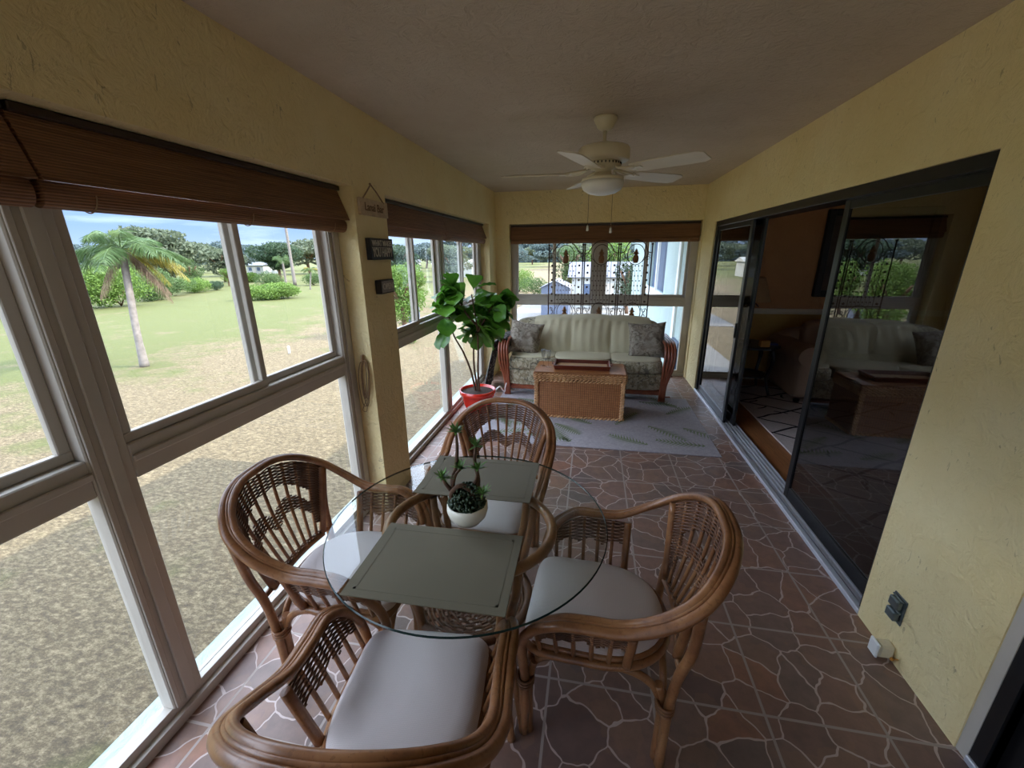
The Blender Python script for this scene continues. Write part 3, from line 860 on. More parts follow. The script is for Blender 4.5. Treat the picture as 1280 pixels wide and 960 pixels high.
# ------------------------------------------------------------------ round glass table
TC = (-.40, 1.235)
def table():
    r = empty('dining_table', (TC[0], TC[1], 0), 0, 'round glass-topped dining table on a rattan pedestal between four rattan armchairs', 'table')
    g = MB(); n = 96; R = .492; z0, z1 = .739, .747
    ring = lambda rr, z: [(rr*math.cos(2*PI*k/n), rr*math.sin(2*PI*k/n), z) for k in range(n)]
    vs = ring(R-.003, z0)+ring(R, z0+.003)+ring(R, z1-.003)+ring(R-.003, z1)
    g.add(vs, [tuple(range(n))[::-1]], 0); g.add(vs, [tuple(range(3*n, 4*n))], 0)
    for a in range(3): g.add(vs, [(a*n+k, a*n+(k+1) % n, (a+1)*n+(k+1) % n, (a+1)*n+k) for k in range(n)], 1, True)
    g.build('glass_top', [M['tableglass'], M['glassedge']], r)
    t = MB(); t.tube([(.30*math.cos(a), .26*math.sin(a), .716) for a in np.linspace(0, 2*PI, 49)[:-1]], .0185, 10, closed=True)
    t.build('top_ring', M['rattan'], r)
    t = MB(); t.tube([(.215*math.cos(a), .215*math.sin(a), .40) for a in np.linspace(0, 2*PI, 41)[:-1]], .017, 8, closed=True); t.build('waist_ring', M['rattandark'], r)
    # woven tray hung in the waist ring
    t = MB()
    for j in range(12):
        rr = .21-.018*j*.95; z = .395-.05*(1-(rr/.21)**2)
        t.tube([(rr*math.cos(a), rr*math.sin(a), z+.004*math.sin(a*12+(PI if j % 2 else 0))) for a in np.linspace(0, 2*PI, 73)[:-1]], .0052, 5, closed=True)
    for k in range(24):
        a = 2*PI*k/24
        t.tube([(q*math.cos(a), q*math.sin(a), .393-.05*(1-(q/.21)**2)) for q in (.02, .08, .14, .205)], .005, 5)
    t.build('woven_tray', M['rattandark'], r)
    for k in range(4):
        a = PI/4+PI/2*k
        for s in (-1,):
            m = MB()
            for da in (-.09, .09):
                aa = a+da
                q = lambda rr, z, t_=0: (rr*math.cos(aa+t_), rr*math.sin(aa+t_), z)
                m.tube(spline([q(.275, .700), q(.262, .60), q(.235, .50), q(.222, .40), q(.235, .28), q(.27, .12), q(.295, 0)], 5), .0155, 8)
            m.build('leg', M['rattan'], r)
        a2 = a+PI/4
        m = MB()
        p0, p1 = V(.28*math.cos(a+.12), .28*math.sin(a+.12), .06), V(.28*math.cos(a+PI/2-.12), .28*math.sin(a+PI/2-.12), .06)
        mid = (p0+p1)/2
        m.tube(spline([p0, p0*.8+p1*.2+V(0,0,.12), mid+V(0,0,.185), p0*.2+p1*.8+V(0,0,.12), p1], 6), .0145, 8)
        m.build('arched_brace', M['rattan'], r)
    return r
table()
def placemat(cx, cy, w, d, rot, label):
    m = MB(); m.cbox(-w/2, w/2, -d/2, d/2, 0, .0035, .0012)
    for (a, b, c, e) in ((-w/2+.025, w/2-.025, d/2-.034, d/2-.026), (-w/2+.025, w/2-.025, -d/2+.026, -d/2+.034), (-w/2+.026, -w/2+.034, -d/2+.026, d/2-.026), (w/2-.034, w/2-.026, -d/2+.026, d/2-.026)):
        m.box(a, b, c, e, .0034, .0042)
    o = m.build('placemat', M['mat']); o.location = (cx, cy, .7472); o.rotation_euler = (0, 0, rot)
    tag(o, label, 'placemat', 'placemats on the glass table')
placemat(-.427, .995, .478, .332, math.radians(1.0), 'olive woven placemat on the near side of the glass table')
placemat(-.436, 1.520, .475, .322, math.radians(.5), 'olive woven placemat on the far side of the glass table, behind the potted plant')

def bonsai():
    r = empty('potted_succulent', (-.40, 1.215, .7472), 0, 'small white bowl planter with a gnarled narrow-leaved succulent on the glass table', 'potted plant')
    m = MB(); m.lathe([(.030, 0), (.045, .004), (.066, .030), (.073, .055), (.071, .078), (.0665, .079), (.067, .055), (.055, .030), (.02, .02)], 32); m.build('bowl_planter', M['potwhite'], r)
    m = MB(); m.lathe([(.066, .066), (.03, .070), (.001, .072)], 20, caps=False); m.build('soil', M['soil'], r)
    rr = random.Random(5)
    m = MB()       # dense dark mound
    for i in range(560):
        a = rr.uniform(0, 2*PI); q = .066*math.sqrt(rr.random()); z = .070+rr.random()*.085*(1-(q/.078)**2)
        m.sphere((q*math.cos(a), q*math.sin(a), z), rr.uniform(.004, .0075), 4, sz=.8)
    m.build('mound_foliage', M['succdark'], r)
    stems = [[(-.02, .01, .07), (-.05, .0, .12), (-.045, .01, .17), (-.025, .02, .20)],
             [(-.03, .01, .07), (-.058, .02, .14), (-.045, .03, .20), (-.04, .04, .27), (-.045, .05, .325)],
             [(.02, .0, .07), (.01, .01, .12), (.03, .02, .16), (.035, .03, .20)],
             [(.02, .01, .08), (.035, .03, .15), (.022, .04, .22), (.025, .05, .275)],
             [(-.04, .0, .10), (-.07, -.01, .15), (-.082, -.01, .175)],
             [(.03, -.01, .08), (.055, -.01, .11), (.062, -.015, .13)]]
    m = MB()
    for s in stems:
        S = spline(s, 5); m.tube(S, list(np.linspace(.0095, .0045, len(S))), 7)
    m.tube(spline([(-.04, -.01, .08), (-.05, -.02, .12), (-.02, -.01, .15), (.01, 0, .13), (.03, -.01, .09)], 5), .009, 7)
    m.build('gnarled_stem', M['bark'], r)
    for s in stems:
        m = MB(); c = V(*s[-1])
        for i in range(24):
            a = 2.4*i; el = rr.uniform(-.1, 1.2); Lf = rr.uniform(.028, .046)
            d = V(math.cos(a)*math.cos(el), math.sin(a)*math.cos(el), math.sin(el)); side = V(-math.sin(a), math.cos(a), 0)*.0042
            p1 = c+d*Lf*.5+V(0,0,.002); p2 = c+d*Lf
            m.add([c-side*.5, c+side*.5, p1+side, p1-side, p2], [(0,1,2,3), (3,2,4)])
            m.add([c-side*.5-V(0,0,.0012), c+side*.5-V(0,0,.0012), p1+side-V(0,0,.0012), p1-side-V(0,0,.0012), p2], [(3,2,1,0), (4,2,3)])
        m.build('leaf_rosette', M['succ'], r)
bonsai()

# ------------------------------------------------------------------ fiddle-leaf fig in red pot
def fig():
    r = empty('fiddle_leaf_fig', (-1.185, 4.16, 0), 0, 'tall fiddle-leaf fig with broad green leaves in a red pot by the far left window', 'potted plant')
    m = MB(); m.lathe([(.115, 0), (.13, .01), (.158, .10), (.180, .19), (.183, .195), (.196, .197), (.200, .25), (.186, .252), (.180, .22), (.15, .21)], 40); m.build('pot', M['redpot'], r)
    m = MB(); m.lathe([(.182, .222), (.09, .232), (.001, .236)], 28, caps=False); m.build('soil', M['soil'], r)
    stems = [[(-.02, 0, .21), (-.06, -.02, .45), (-.11, -.10, .68), (-.17, -.22, .90), (-.15, -.30, 1.10)],
             [(.02, 0, .21), (.02, -.03, .45), (.05, -.10, .72), (.07, -.20, 1.0), (.06, -.30, 1.30)],
             [(.0, .02, .21), (-.03, .0, .5), (.0, -.06, .80), (.12, -.20, 1.05)],
             [(.06, -.15, .9), (.16, -.22, 1.05), (.26, -.28, 1.20)],
             [(-.15, -.22, .95), (-.16, -.36, 1.10), (-.17, -.48, 1.22)],
             [(.06, -.2, 1.0), (-.02, -.30, 1.15), (-.08, -.36, 1.36)]]
    m = MB(); pts = []
    for s in stems:
        S = spline(s, 6); m.tube(S, list(np.linspace(.013, .006, len(S))), 7); pts.append(S)
    m.build('stem', M['bark'], r)
    rr = random.Random(12); m = MB()
    C0 = V(.06, -.30, 1.18)
    n = 0; tries = 0
    while n < 190 and tries < 20000:
        tries += 1
        S = rr.choice(pts); p = S[rr.randint(len(S)//2, len(S)-1)] + V(rr.gauss(0, .03), rr.gauss(0, .03), rr.gauss(0, .04))
        if p[2] < .84: continue
        out = p-C0; a = math.atan2(out[1], out[0])+rr.gauss(0, .8); el = rr.uniform(-.35, 1.1) if p[2] > 1.05 else rr.uniform(-.9, .4)
        Lf = rr.uniform(.15, .26); W = Lf*.40
        d = V(math.cos(a)*math.cos(el), math.sin(a)*math.cos(el), math.sin(el))
        tip = p+d*Lf
        wx = tip[0]-1.175
        if wx < -1.40 or tip[2] > 1.60 or tip[2] < .76 or wx > -.64 or tip[1] > .22: continue
        side = np.cross(d, V(0,0,1)); side /= np.linalg.norm(side); nn = np.cross(side, d)
        tw = rr.gauss(0, .5); side = side*math.cos(tw)+nn*math.sin(tw); nn = np.cross(side, d)
        prof = [(0, .05), (.12, .10), (.25, .42), (.4, .62), (.55, .80), (.7, 1.0), (.82, .98), (.92, .72), (1, .12)]
        droop = rr.uniform(.02, .08)
        vs = []
        for t, w in prof:
            c = p+d*Lf*t - V(0,0,1)*droop*t*t
            for k in (-1, -.5, 0, .5, 1):
                vs.append(c+side*W*w*k*.9 + nn*(W*.28*w*abs(k) + .005*math.sin(t*24+k)))
        m.add(vs, [(i*5+k, i*5+k+1, (i+1)*5+k+1, (i+1)*5+k) for i in range(8) for k in range(4)], 0, True)
        n += 1
    m.build('foliage', M['leaf'], r)
fig()

# ------------------------------------------------------------------ rug with fern print
def fern_rug():
    X0, X1, Y0, Y1 = -1.035, 1.145, 3.41, 4.87
    mb = MB(); mb.cbox(X0, X1, Y0, Y1, .0005, .010, .003)
    def leaf(c, ang, L_, w):
        d = V(math.cos(ang), math.sin(ang)); o = V(-d[1], d[0]); z = .0108
        c = V(*c)
        def q(p): return (min(max(p[0], X0+.01), X1-.01), min(max(p[1], Y0+.01), Y1-.01), z)
        n = 13
        for i in range(n):
            t = i/n; p = c+d*L_*t + o*.08*L_*math.sin(t*2); ll = w*math.sin(PI*(t*.85+.12))**.8
            for s in (-1, 1):
                tipd = (o*s*.85+d*.55); tip = p+tipd*ll; b1 = p+d*.012; b2 = p-d*.012; mm = p+tipd*ll*.5
                e = d*.006
                mb.add([q(b2), q(mm-e), q(tip), q(mm+e), q(b1)], [(0,1,2,3,4)], 1)
        mb.add([q(c-o*.006), q(c+o*.006), q(c+d*L_+o*.08*L_*.9)], [(0,1,2)], 1)
    rr = random.Random(2)
    for (x, y, a) in [(-.95,3.55,.3), (-.55,3.62,-.3), (-.30,3.9,-.8), (.05,3.95,2.4), (.30,3.98,.9), (.62,3.98,-.85), (.95,3.98,-.75), (.55,3.55,2.6), (.85,4.35,.6), (1.0,4.55,2.2), (.6,4.7,-.3),
                      (-.9,4.2,1.2), (-.8,4.6,-.5), (-.15,3.5,2.0), (1.05,3.6,2.9), (.35,4.55,1.9), (-1.0,3.95,-.4), (-.75,3.75,1.9)]:
        leaf((x, y), a, rr.uniform(.34, .46), .10)
    tag(mb.build('fern_rug', [M['rug'], M['rugfern']], loc=(0, 4.1, 0)), 'grey-mauve area rug printed with green fern fronds under the wicker chest', 'rug')
fern_rug()

# ------------------------------------------------------------------ wicker chest
def chest():
    W, D, Hh = .91, .43, .495
    cx, cy = -.085, 4.29
    r = empty('wicker_chest', (cx, cy, .0105), 0, 'honey-coloured wicker chest used as a coffee table in front of the rattan sofa', 'chest')
    b = MB(); b.cbox(-W/2, W/2, -D/2, D/2, 0, .415, .008); b.build('chest_body', M['wicker'], r)
    l = MB(); l.cbox(-W/2-.012, W/2+.012, -D/2-.012, D/2+.012, .420, Hh, .010); l.build('chest_lid', M['wicker'], r)
    def braid(m, p, q, n, up, rad=.018):
        n = int(n*.62)
        p = V(*p); q = V(*q); d = (q-p)/n; u = V(*up)
        for i in range(n):
            c = p+d*(i+.5)
            m.tube([c-d*.55-u*rad*.7, c-d*.2-u*rad*.2, c+d*.2+u*rad*.2, c+d*.55+u*rad*.7], [rad*.35, rad*.62, rad*.62, rad*.35], 6)
    m = MB(); e = .006
    for z, n in ((.012, 46), (.405, 46)):
        braid(m, (-W/2, -D/2-e, z), (W/2, -D/2-e, z), n-8, (0,0,1)); braid(m, (W/2+e, -D/2, z), (W/2+e, D/2, z), 22, (0,0,1)); braid(m, (-W/2-e, D/2, z), (-W/2-e, -D/2, z), 22, (0,0,1))
    for sx in (-1, 1):
        for off in (.0, .017):
            braid(m, (sx*(W/2-.008-off), -D/2-e, .02), (sx*(W/2-.008-off), -D/2-e, .40), 22, (1,0,0))
    m.build('braided_edge', M['braid'], r)
    m = MB()
    for z in (.430, .450, .470): braid(m, (-W/2-.01, -D/2-.017, z), (W/2+.01, -D/2-.017, z), 36, (0,0,1), .013)
    for z in (.43, .45, .47):
        braid(m, (W/2+.017, -D/2, z), (W/2+.017, D/2, z), 20, (0,0,1), .011); braid(m, (-W/2-.017, D/2, z), (-W/2-.017, -D/2, z), 20, (0,0,1), .011)
    m.build('braided_edge', M['braid'], r)
    top = .0105+Hh
    t = empty('serving_tray', (cx+.015, cy+.015, top), .01, 'dark mahogany serving tray with a tan liner lying on the wicker chest', 'tray')
    w, d, hh = .56, .25, .048
    m = MB(); m.cbox(-w/2, w/2, -d/2, d/2, 0, .010, .002)
    m.add([(-w/2,-d/2,.01), (w/2,-d/2,.01), (w/2+.012,-d/2-.012,hh), (-w/2-.012,-d/2-.012,hh), (-w/2+.012,-d/2+.012,.01), (w/2-.012,-d/2+.012,.01), (w/2,-d/2,hh), (-w/2,-d/2,hh)], [(0,1,2,3), (4,7,6,5), (3,2,6,7)])
    m.add([(-w/2,d/2,.01), (w/2,d/2,.01), (w/2+.012,d/2+.012,hh), (-w/2-.012,d/2+.012,hh), (-w/2+.012,d/2-.012,.01), (w/2-.012,d/2-.012,.01), (w/2,d/2,hh), (-w/2,d/2,hh)], [(3,2,1,0), (5,6,7,4), (7,6,2,3)])
    for s in (-1, 1):
        m.add([(s*w/2,-d/2,.01), (s*w/2,d/2,.01), (s*(w/2+.012),d/2+.012,hh), (s*(w/2+.012),-d/2-.012,hh), (s*(w/2-.012),-d/2+.012,.01), (s*(w/2-.012),d/2-.012,.01), (s*w/2,d/2,hh), (s*w/2,-d/2,hh)], [(0,1,2,3) if s > 0 else (3,2,1,0), (4,7,6,5) if s > 0 else (5,6,7,4), (3,2,6,7) if s > 0 else (7,6,2,3)])
    m.build('tray_frame', M['traywood'], t)
    m = MB(); m.cbox(-w/2+.014, w/2-.014, -d/2+.014, d/2-.014, .0102, .014, .001); m.build('tray_liner', M['traymat'], t)
    for s in (-1, 1):
        m = MB(); m.tube(spline([(s*(w/2+.008), -.05, .035), (s*(w/2+.03), -.035, .04), (s*(w/2+.03), .035, .04), (s*(w/2+.008), .05, .035)], 4), .005, 6); m.build('handle', M['traywood'], t)
    for x, y, lab in ((cx-.395, cy+.02, 'empty champagne flute on the wicker chest, the left and taller-looking of the pair'), (cx-.335, cy-.03, 'empty champagne flute on the wicker chest, next to the serving tray')):
        r_ = empty('champagne_flute', (x, y, top), 0, lab, 'glass', 'champagne flutes on the chest')
        m = MB(); m.lathe([(.034, 0), (.033, .002), (.006, .006), (.0035, .012), (.0035, .075), (.008, .085), (.020, .105), (.026, .14), (.025, .185), (.0235, .1855), (.0245, .14), (.018, .107), (.004, .092)], 24)
        m.build('stemware', M['flute'], r_)
chest()

# ------------------------------------------------------------------ rattan sofa
def soft(x0, x1, y0, y1, z0, z1, p=5, seed=0, wob=.0, nu=48, nv=24):
    m = MB(); cx, cy, cz = (x0+x1)/2, (y0+y1)/2, (z0+z1)/2; hx, hy, hz = (x1-x0)/2, (y1-y0)/2, (z1-z0)/2
    def s(t, e): return math.copysign(abs(t)**e, t)
    def fn(u, v):
        a = 2*PI*u; b = PI*(v-.5); e = 2/p
        X = s(math.cos(b), e)*s(math.cos(a), e); Y = s(math.cos(b), e)*s(math.sin(a), e); Z = s(math.sin(b), e)
        w = wob*(math.sin(7*X+seed)*math.cos(5*Z+seed*2)+.5*math.sin(13*X+seed*3+4*Z))
        crown = .18*(1-X*X)*(1-Y*Y)
        return (cx+hx*X, cy+hy*Y+w, cz+hz*(Z*(1+crown)))
    m.grid(fn, nu, nv, closeu=True); return m
def sofa():
    r = empty('rattan_sofa', (-.06, 5.05, .0105), 0, 'three-seat rattan sofa with cream knit covers in front of the back window', 'sofa')
    # local frame, y- is front
    for sx in (-1, 1):
        m = MB()
        for k, off in enumerate((0, .028, .056, .084)):
            xb = sx*(.93-off*.55); xt = sx*(1.0-off*1.15)
            z0_ = .0
            m.tube(spline([(xb, -.305, z0_), (xb+sx*.004, -.33, .20), (xt*.99, -.345, .42), (xt, -.33, .57), (xt, -.26, .645), (xt, -.12, .665), (xt, .15, .66), (xt, .40, .655)], 5), .0165, 8)
        for z in (.30, .055): m.cbox(sx*.95-.05, sx*.95+.05, -.325, -.285, z, z+.014, .004)
        m.build('arm', M['rattanred'], r)
        m = MB()        # lattice under the arm
        for i in range(5):
            y = -.20+.13*i
            m.tube([(sx*.945+.0*math.cos(a), y+.055*math.cos(a), .52+.055*math.sin(a)) for a in np.linspace(0, 2*PI, 19)[:-1]], .008, 6, closed=True)
        m.tube([(sx*.945, -.30, .455), (sx*.945, .42, .455)], .012, 7); m.tube([(sx*.945, -.30, .30), (sx*.945, .42, .30)], .012, 7)
        m.build('arm_lattice', M['rattanred'], r)
        m = MB(); m.tube(spline([(sx*.93, .42, 0), (sx*.935, .43, .35), (sx*.94, .46, .66)], 5), .02, 8); m.build('leg', M['rattanred'], r)
    m = MB(); m.cbox(-.90, .90, -.315, -.285, .075, .125, .01); m.tube([(-.92, -.30, .135), (.92, -.30, .135)], .012, 7); m.build('front_rail', M['rattanred'], r)
    m = soft(-.915, .915, -.325, .45, .125, .325, 14); m.build('upholstered_base', M['floral'], r)
    for i, (x0, x1) in enumerate(((-.905, -.30), (-.30, .305), (.305, .905))):
        soft(x0, x1, -.345, .30, .315, .465, 5, i*2.1, .004).build('seat_cushion', M['floral'], r)
    for i, (x0, x1, mat) in enumerate(((-.90, -.33, 'floral'), (-.36, .34, 'knit'), (.30, .90, 'knit'))):
        soft(x0+.01, x1-.01, -.30 if mat == 'knit' else -.28, .24, .44, .485, 4, i, .002).build('seat_cover', M['knit'], r)
    def backp(u, v, t=0):
        pass
    soft(-.92, .92, .20, .50, .30, .84, 8).build('back_frame_pad', M['floral'], r)
    # knit cover draped over the back: three shallow swells
    m = MB()
    def fn(u, v):
        x = -.64+1.42*u; sw = .5+.5*abs(math.cos((u*3-.0)*PI)) if False else abs(math.sin(u*3*PI))**.6
        tz = .850+.028*math.sin(PI*u) + .014*sw
        pl = .005*math.sin(x*62+math.sin(v*5)*1.2)*(.4+.6*v)
        if v < .6:
            t = v/.6; return (x, .03+.13*t**1.1-.045*sw*math.sin(PI*min(1, t*1.1))+pl, .46+(tz-.50)*t)
        t = (v-.6)/.4; a = t*PI*.9
        return (x, .16+.18-.18*math.cos(a)+pl, tz-.04+.06*math.sin(a)-.10*max(0, t-.6))
    m.grid(fn, 90, 30); m.grid(lambda u, v: tuple(np.array(fn(1-u, v))+V(0, .006, -.006)), 90, 30); m.build('knit_throw', M['knit'], r)
    for i, (x0, x1) in enumerate(((-.91, -.32), (-.31, .30), (.31, .90))):
        q = soft(x0, x1, .17, .36, .46, .83, 5, i*1.3, .003); q.build('back_cushion', M['floral'], r)
    return r
sofa()
def cushion(loc, rot, s, label):
    m = MB(); h_ = s/2
    def fn(sign):
        def f(u, v):
            x, z = 2*u-1, 2*v-1
            pin = 1-.10*(1-abs(x)**2)*0 ; 
            k = (1-x**4)**.5*(1-z**4)**.5
            sx_ = 1+.05*abs(z)**3; sz_ = 1+.05*abs(x)**3
            return (x*h_*sx_*(1-.06*(1-z*z)*(abs(x) > .0)), sign*.075*k + .004*math.sin(9*x+5*z)*k, z*h_*sz_*(1-.06*(1-x*x)))
        return f
    m.grid(fn(-1), 22, 22); m.grid(lambda u, v: fn(1)(1-u, v), 22, 22)
    e = [fn(1)(u, v) for u, v in [(i/16, 0) for i in range(16)]+[(1, i/16) for i in range(16)]+[(1-i/16, 1) for i in range(16)]+[(0, 1-i/16) for i in range(16)]]
    m.tube(e, .006, 6, closed=True)
    o = m.build('throw_pillow', M['pillow']); o.location = loc; o.rotation_euler = rot
    tag(o, label, 'pillow', 'throw pillows on the rattan sofa')
cushion((-.79, 5.00, .665), (-.30, .16, .0), .39, 'grey leaf-print throw pillow at the left end of the rattan sofa')
cushion((.66, 5.00, .675), (-.32, -.06, -.08), .40, 'grey leaf-print throw pillow at the right end of the rattan sofa')

# dark throw over the sofa arm and the white-handled cane lying by it
def arm_throw():
    m = MB()
    def fn(u, v):
        y = 4.78+.42*u
        pts = [(-.955, .60), (-.99, .695), (-1.05, .712), (-1.13, .66), (-1.19, .42), (-1.25, .18), (-1.27, .03)]
        t = v*(len(pts)-1); i = min(int(t), len(pts)-2); f_ = t-i
        x = pts[i][0]*(1-f_)+pts[i+1][0]*f_; z = pts[i][1]*(1-f_)+pts[i+1][1]*f_
        return (x+.014*math.sin(u*16+v*3)*v, y-.06*v*(1-u)+.01*math.sin(v*9), z)
    m.grid(fn, 30, 28); m.grid(lambda u, v: tuple(np.array(fn(1-u, v))+V(.006, 0, -.006)), 30, 28)
    o = m.build('throw_blanket', [M['throw']], loc=(-1.1, 5.0, 0)); tag(o, 'black throw blanket with a pale pattern hanging over the left arm of the rattan sofa', 'blanket')
    m = MB(); m.tube(spline([(-1.13, 4.62, .02), (-1.09, 4.64, .09), (-1.05, 4.68, .12), (-1.03, 4.72, .07), (-1.0, 4.74, .03)], 6), .009, 7)
    m.tube(spline([(-1.0, 4.74, .03), (-.99, 4.70, .10), (-.97, 4.68, .17)], 5), .007, 7)
    o = m.build('cord_loop', M['white'], loc=(-1.05, 4.7, 0)); tag(o, 'white looped cord on the floor beside the left front foot of the rattan sofa', 'cord')
arm_throw()

# ------------------------------------------------------------------ ironwork screen with pineapples
def iron_screen():
    X = [-.59, -.125, .325, .735]; Yb = 5.70
    r = empty('ironwork_screen', (0, Yb, 0), 0, 'folding dark ironwork screen with bronze pineapples standing behind the rattan sofa', 'screen')
    rr = random.Random(9)
    for k in range(3):
        x0, x1 = X[k]+.012, X[k+1]-.012; cx = (x0+x1)/2; w = x1-x0
        m = MB()
        for x in (x0, x1):
            m.tube([(x, 0, 0), (x, 0, 1.75)], .008, 6); m.sphere((x, 0, 1.765), .015, 6)
        # top scroll: dips at the posts and rises over the pineapple
        m.tube(spline([(x0, 0, 1.66), (x0+.05, 0, 1.675), (cx-.10, 0, 1.77), (cx, 0, 1.815), (cx+.10, 0, 1.77), (x1-.05, 0, 1.675), (x1, 0, 1.66)], 6), .006, 6)
        for zc in (1.64, .905):
            m.tube([(cx+.105*math.cos(a), 0, zc+.125*math.sin(a)) for a in np.linspace(0, 2*PI, 33)[:-1]], .005, 5, closed=True)
        m.tube([(x0, 0, 1.015), (x1, 0, 1.015)], .006, 6)
        m.tube([(x0, 0, .60), (x1, 0, .60)], .006, 6); m.tube([(x0, 0, .10), (x1, 0, .10)], .006, 6)
        for x in (x0+.085, cx-.04 if False else x0+.085, x1-.085): m.tube([(x, 0, .60), (x, 0, 1.66)], .0035, 5)
        for x in (cx-.045, cx, cx+.045, cx-.09, cx+.09): m.tube([(x, 0, 1.015), (x, 0, 1.515 if abs(x-cx) < .06 else 1.56)], .0022, 4)
        for sx in (-1, 1):                   # arches from the oval to the posts
            m.tube(spline([(cx+sx*.07, 0, 1.545), (cx+sx*.12, 0, 1.60), (cx+sx*.145, 0, 1.645), (cx+sx*(w/2-.05), 0, 1.66), (cx+sx*(w/2-.02), 0, 1.62)], 5), .004, 5)
            def curl(x, z, s1, s2, R=.03): m.tube([(x+s1*R*(1-t/9)*math.cos(t), 0, z+s2*R*(1-t/9)*math.sin(t)) for t in np.linspace(0, 6.2, 20)], .0035, 5)
            curl(cx+sx*(w/2-.045), 1.59, sx, 1)
            for z, s2 in ((.93, 1), (.86, -1)): curl(cx+sx*(w/2-.04), z, sx, s2, .033)
            m.tube([(cx+sx*.10, 0, .99), (cx+sx*(w/2-.02), 0, .83)], .004, 5); m.tube([(cx+sx*.10, 0, .80), (cx+sx*(w/2-.02), 0, .97)], .004, 5)
        def flower(x, z, R):
            m.add([(x+R*math.cos(a), -.004, z+R*math.sin(a)) for a in np.linspace(0, 2*PI, 9)[:-1]]+[(x+R*math.cos(a), .004, z+R*math.sin(a)) for a in np.linspace(0, 2*PI, 9)[:-1]],
                  [tuple(range(8)), tuple(range(8, 16))[::-1]]+[(i, (i+1) % 8, 8+(i+1) % 8, 8+i) for i in range(8)])
            m.sphere((x, -.005, z), R*.45, 5)
        row = 0
        z = 1.50
        while z > .62:
            for i in range(-3, 4):
                x = cx+i*.042+(.021 if row % 2 else 0)
                if x0+.09 < x < x1-.09 and not (abs(z-.905) < .14): flower(x, z, .0085)
            z -= .062; row += 1
        for z in np.arange(.68, 1.60, .092):
            for x in (x0+.043, x1-.043):
                if not (.80 < z < .98): flower(x, z, .0145)
        m.build('screen_panel', M['iron'], r)
        for zc in (1.62, .885):
            m = MB()
            m.lathe([(.001, -.085), (.026, -.082), (.036, -.05), (.036, -.02), (.028, .008), (.012, .018)], 14, (cx, 0, zc), sy=.5)
            for i in range(5):               # crown leaves
                for j, (R, hh) in enumerate(((.042, .035), (.034, .062), (.016, .092))):
                    s = (-1, -.5, 0, .5, 1)[i]
                    m.tube([(cx, 0, zc+.01), (cx+s*R*.6, 0, zc+.01+hh*.6), (cx+s*R, 0, zc+.01+hh*(1-.25*abs(s)))], [.008, .007, .001], 5)
            m.build('pineapple', M['pine'], r)
iron_screen()

# ------------------------------------------------------------------ ceiling fan
def fan():
    cx, cy = .033, 2.90
    r = empty('ceiling_fan', (cx, cy, 2.44), 0, 'cream five-blade ceiling fan with a frosted bowl light and two pull chains', 'ceiling fan')
    m = MB(); m.lathe([(.068, 0), (.070, -.012), (.062, -.030), (.052, -.042), (.050, -.052), (.036, -.066), (.014, -.074)], 28); m.build('canopy', M['cream'], r)
    m = MB(); m.lathe([(.011, -.07), (.011, -.125), (.020, -.140), (.030, -.150)], 16); m.build('downrod', M['cream'], r)
    m = MB(); m.lathe([(.02, -.145), (.10, -.150), (.145, -.162), (.156, -.175), (.156, -.232), (.148, -.240), (.10, -.246)], 40); m.build('motor_housing', M['cream'], r)
    m = MB(); m.lathe([(.104, -.245), (.108, -.262), (.085, -.278), (.05, -.285), (.05, -.315)], 36)
    for k in range(30):
        a = 2*PI*k/30; m.box(-.0035, .0035, -.003, .003, -.262, -.250, 1, Matrix.Rotation(a, 4, 'Z') @ Matrix.Translation((.107, 0, 0)))
    m.build('vent_ring', [M['cream'], M['black']], r)
    m = MB(); m.lathe([(.05, -.300), (.055, -.318), (.10, -.325), (.128, -.334), (.130, -.352)], 36); lf = m.build('light_fitter', M['cream'], r)
    m = MB(); m.lathe([(.130, -.350), (.1305, -.372), (.118, -.398), (.085, -.418), (.04, -.428), (.001, -.430)], 36); m.build('glass_bowl', M['bulbglass'], lf)
    for k in range(5):
        R = Matrix.Rotation(math.radians(37+72*k), 4, 'Z')
        irn = MB()
        irn.tube(spline([(.09, .0, -.275), (.13, .0, -.292), (.17, .0, -.300), (.20, 0, -.302)], 4), .010, 7, flat=.5)
        for s in (-1, 1):
            irn.tube(spline([(.10, s*.012, -.282), (.14, s*.045, -.296), (.19, s*.042, -.302), (.225, s*.018, -.303)], 4), .007, 6)
            irn.tube([(.215+.018*math.cos(a), s*.030+.018*math.sin(a), -.303) for a in np.linspace(0, 2*PI, 13)[:-1]], .004, 5, closed=True)
        irn.cbox(.19, .27, -.03, .03, -.306, -.302, .001)
        irn.xf(R); bi = irn.build('blade_iron', M['cream'], r)
        b = MB(); tilt = math.radians(-12)
        out = [(.205, -.052), (.26, -.060), (.50, -.070), (.600, -.068), (.635, -.045), (.640, .045), (.605, .068), (.50, .070), (.26, .060), (.205, .052)]
        b.prism(out, -.003, .003)
        b.xf(Matrix.Translation((0, 0, -.300)) @ Matrix.Rotation(tilt, 4, 'X')); b.xf(R)
        b.build('fan_blade', M['blade'], bi)
    for (dx, dy, z) in ((-.082, .10, -.60), (.068, .10, -.615)):
        m = MB(); m.tube([(dx, dy*.5, -.33), (dx, dy*.5+.01, z)], .0017, 5); m.lathe([(.002, 0), (.0065, -.008), (.009, -.036), (.001, -.038)], 10, (dx, dy*.5+.01, z), mi=1); m.build('pull_chain', [M['cord'], M['white']], r)
fan()

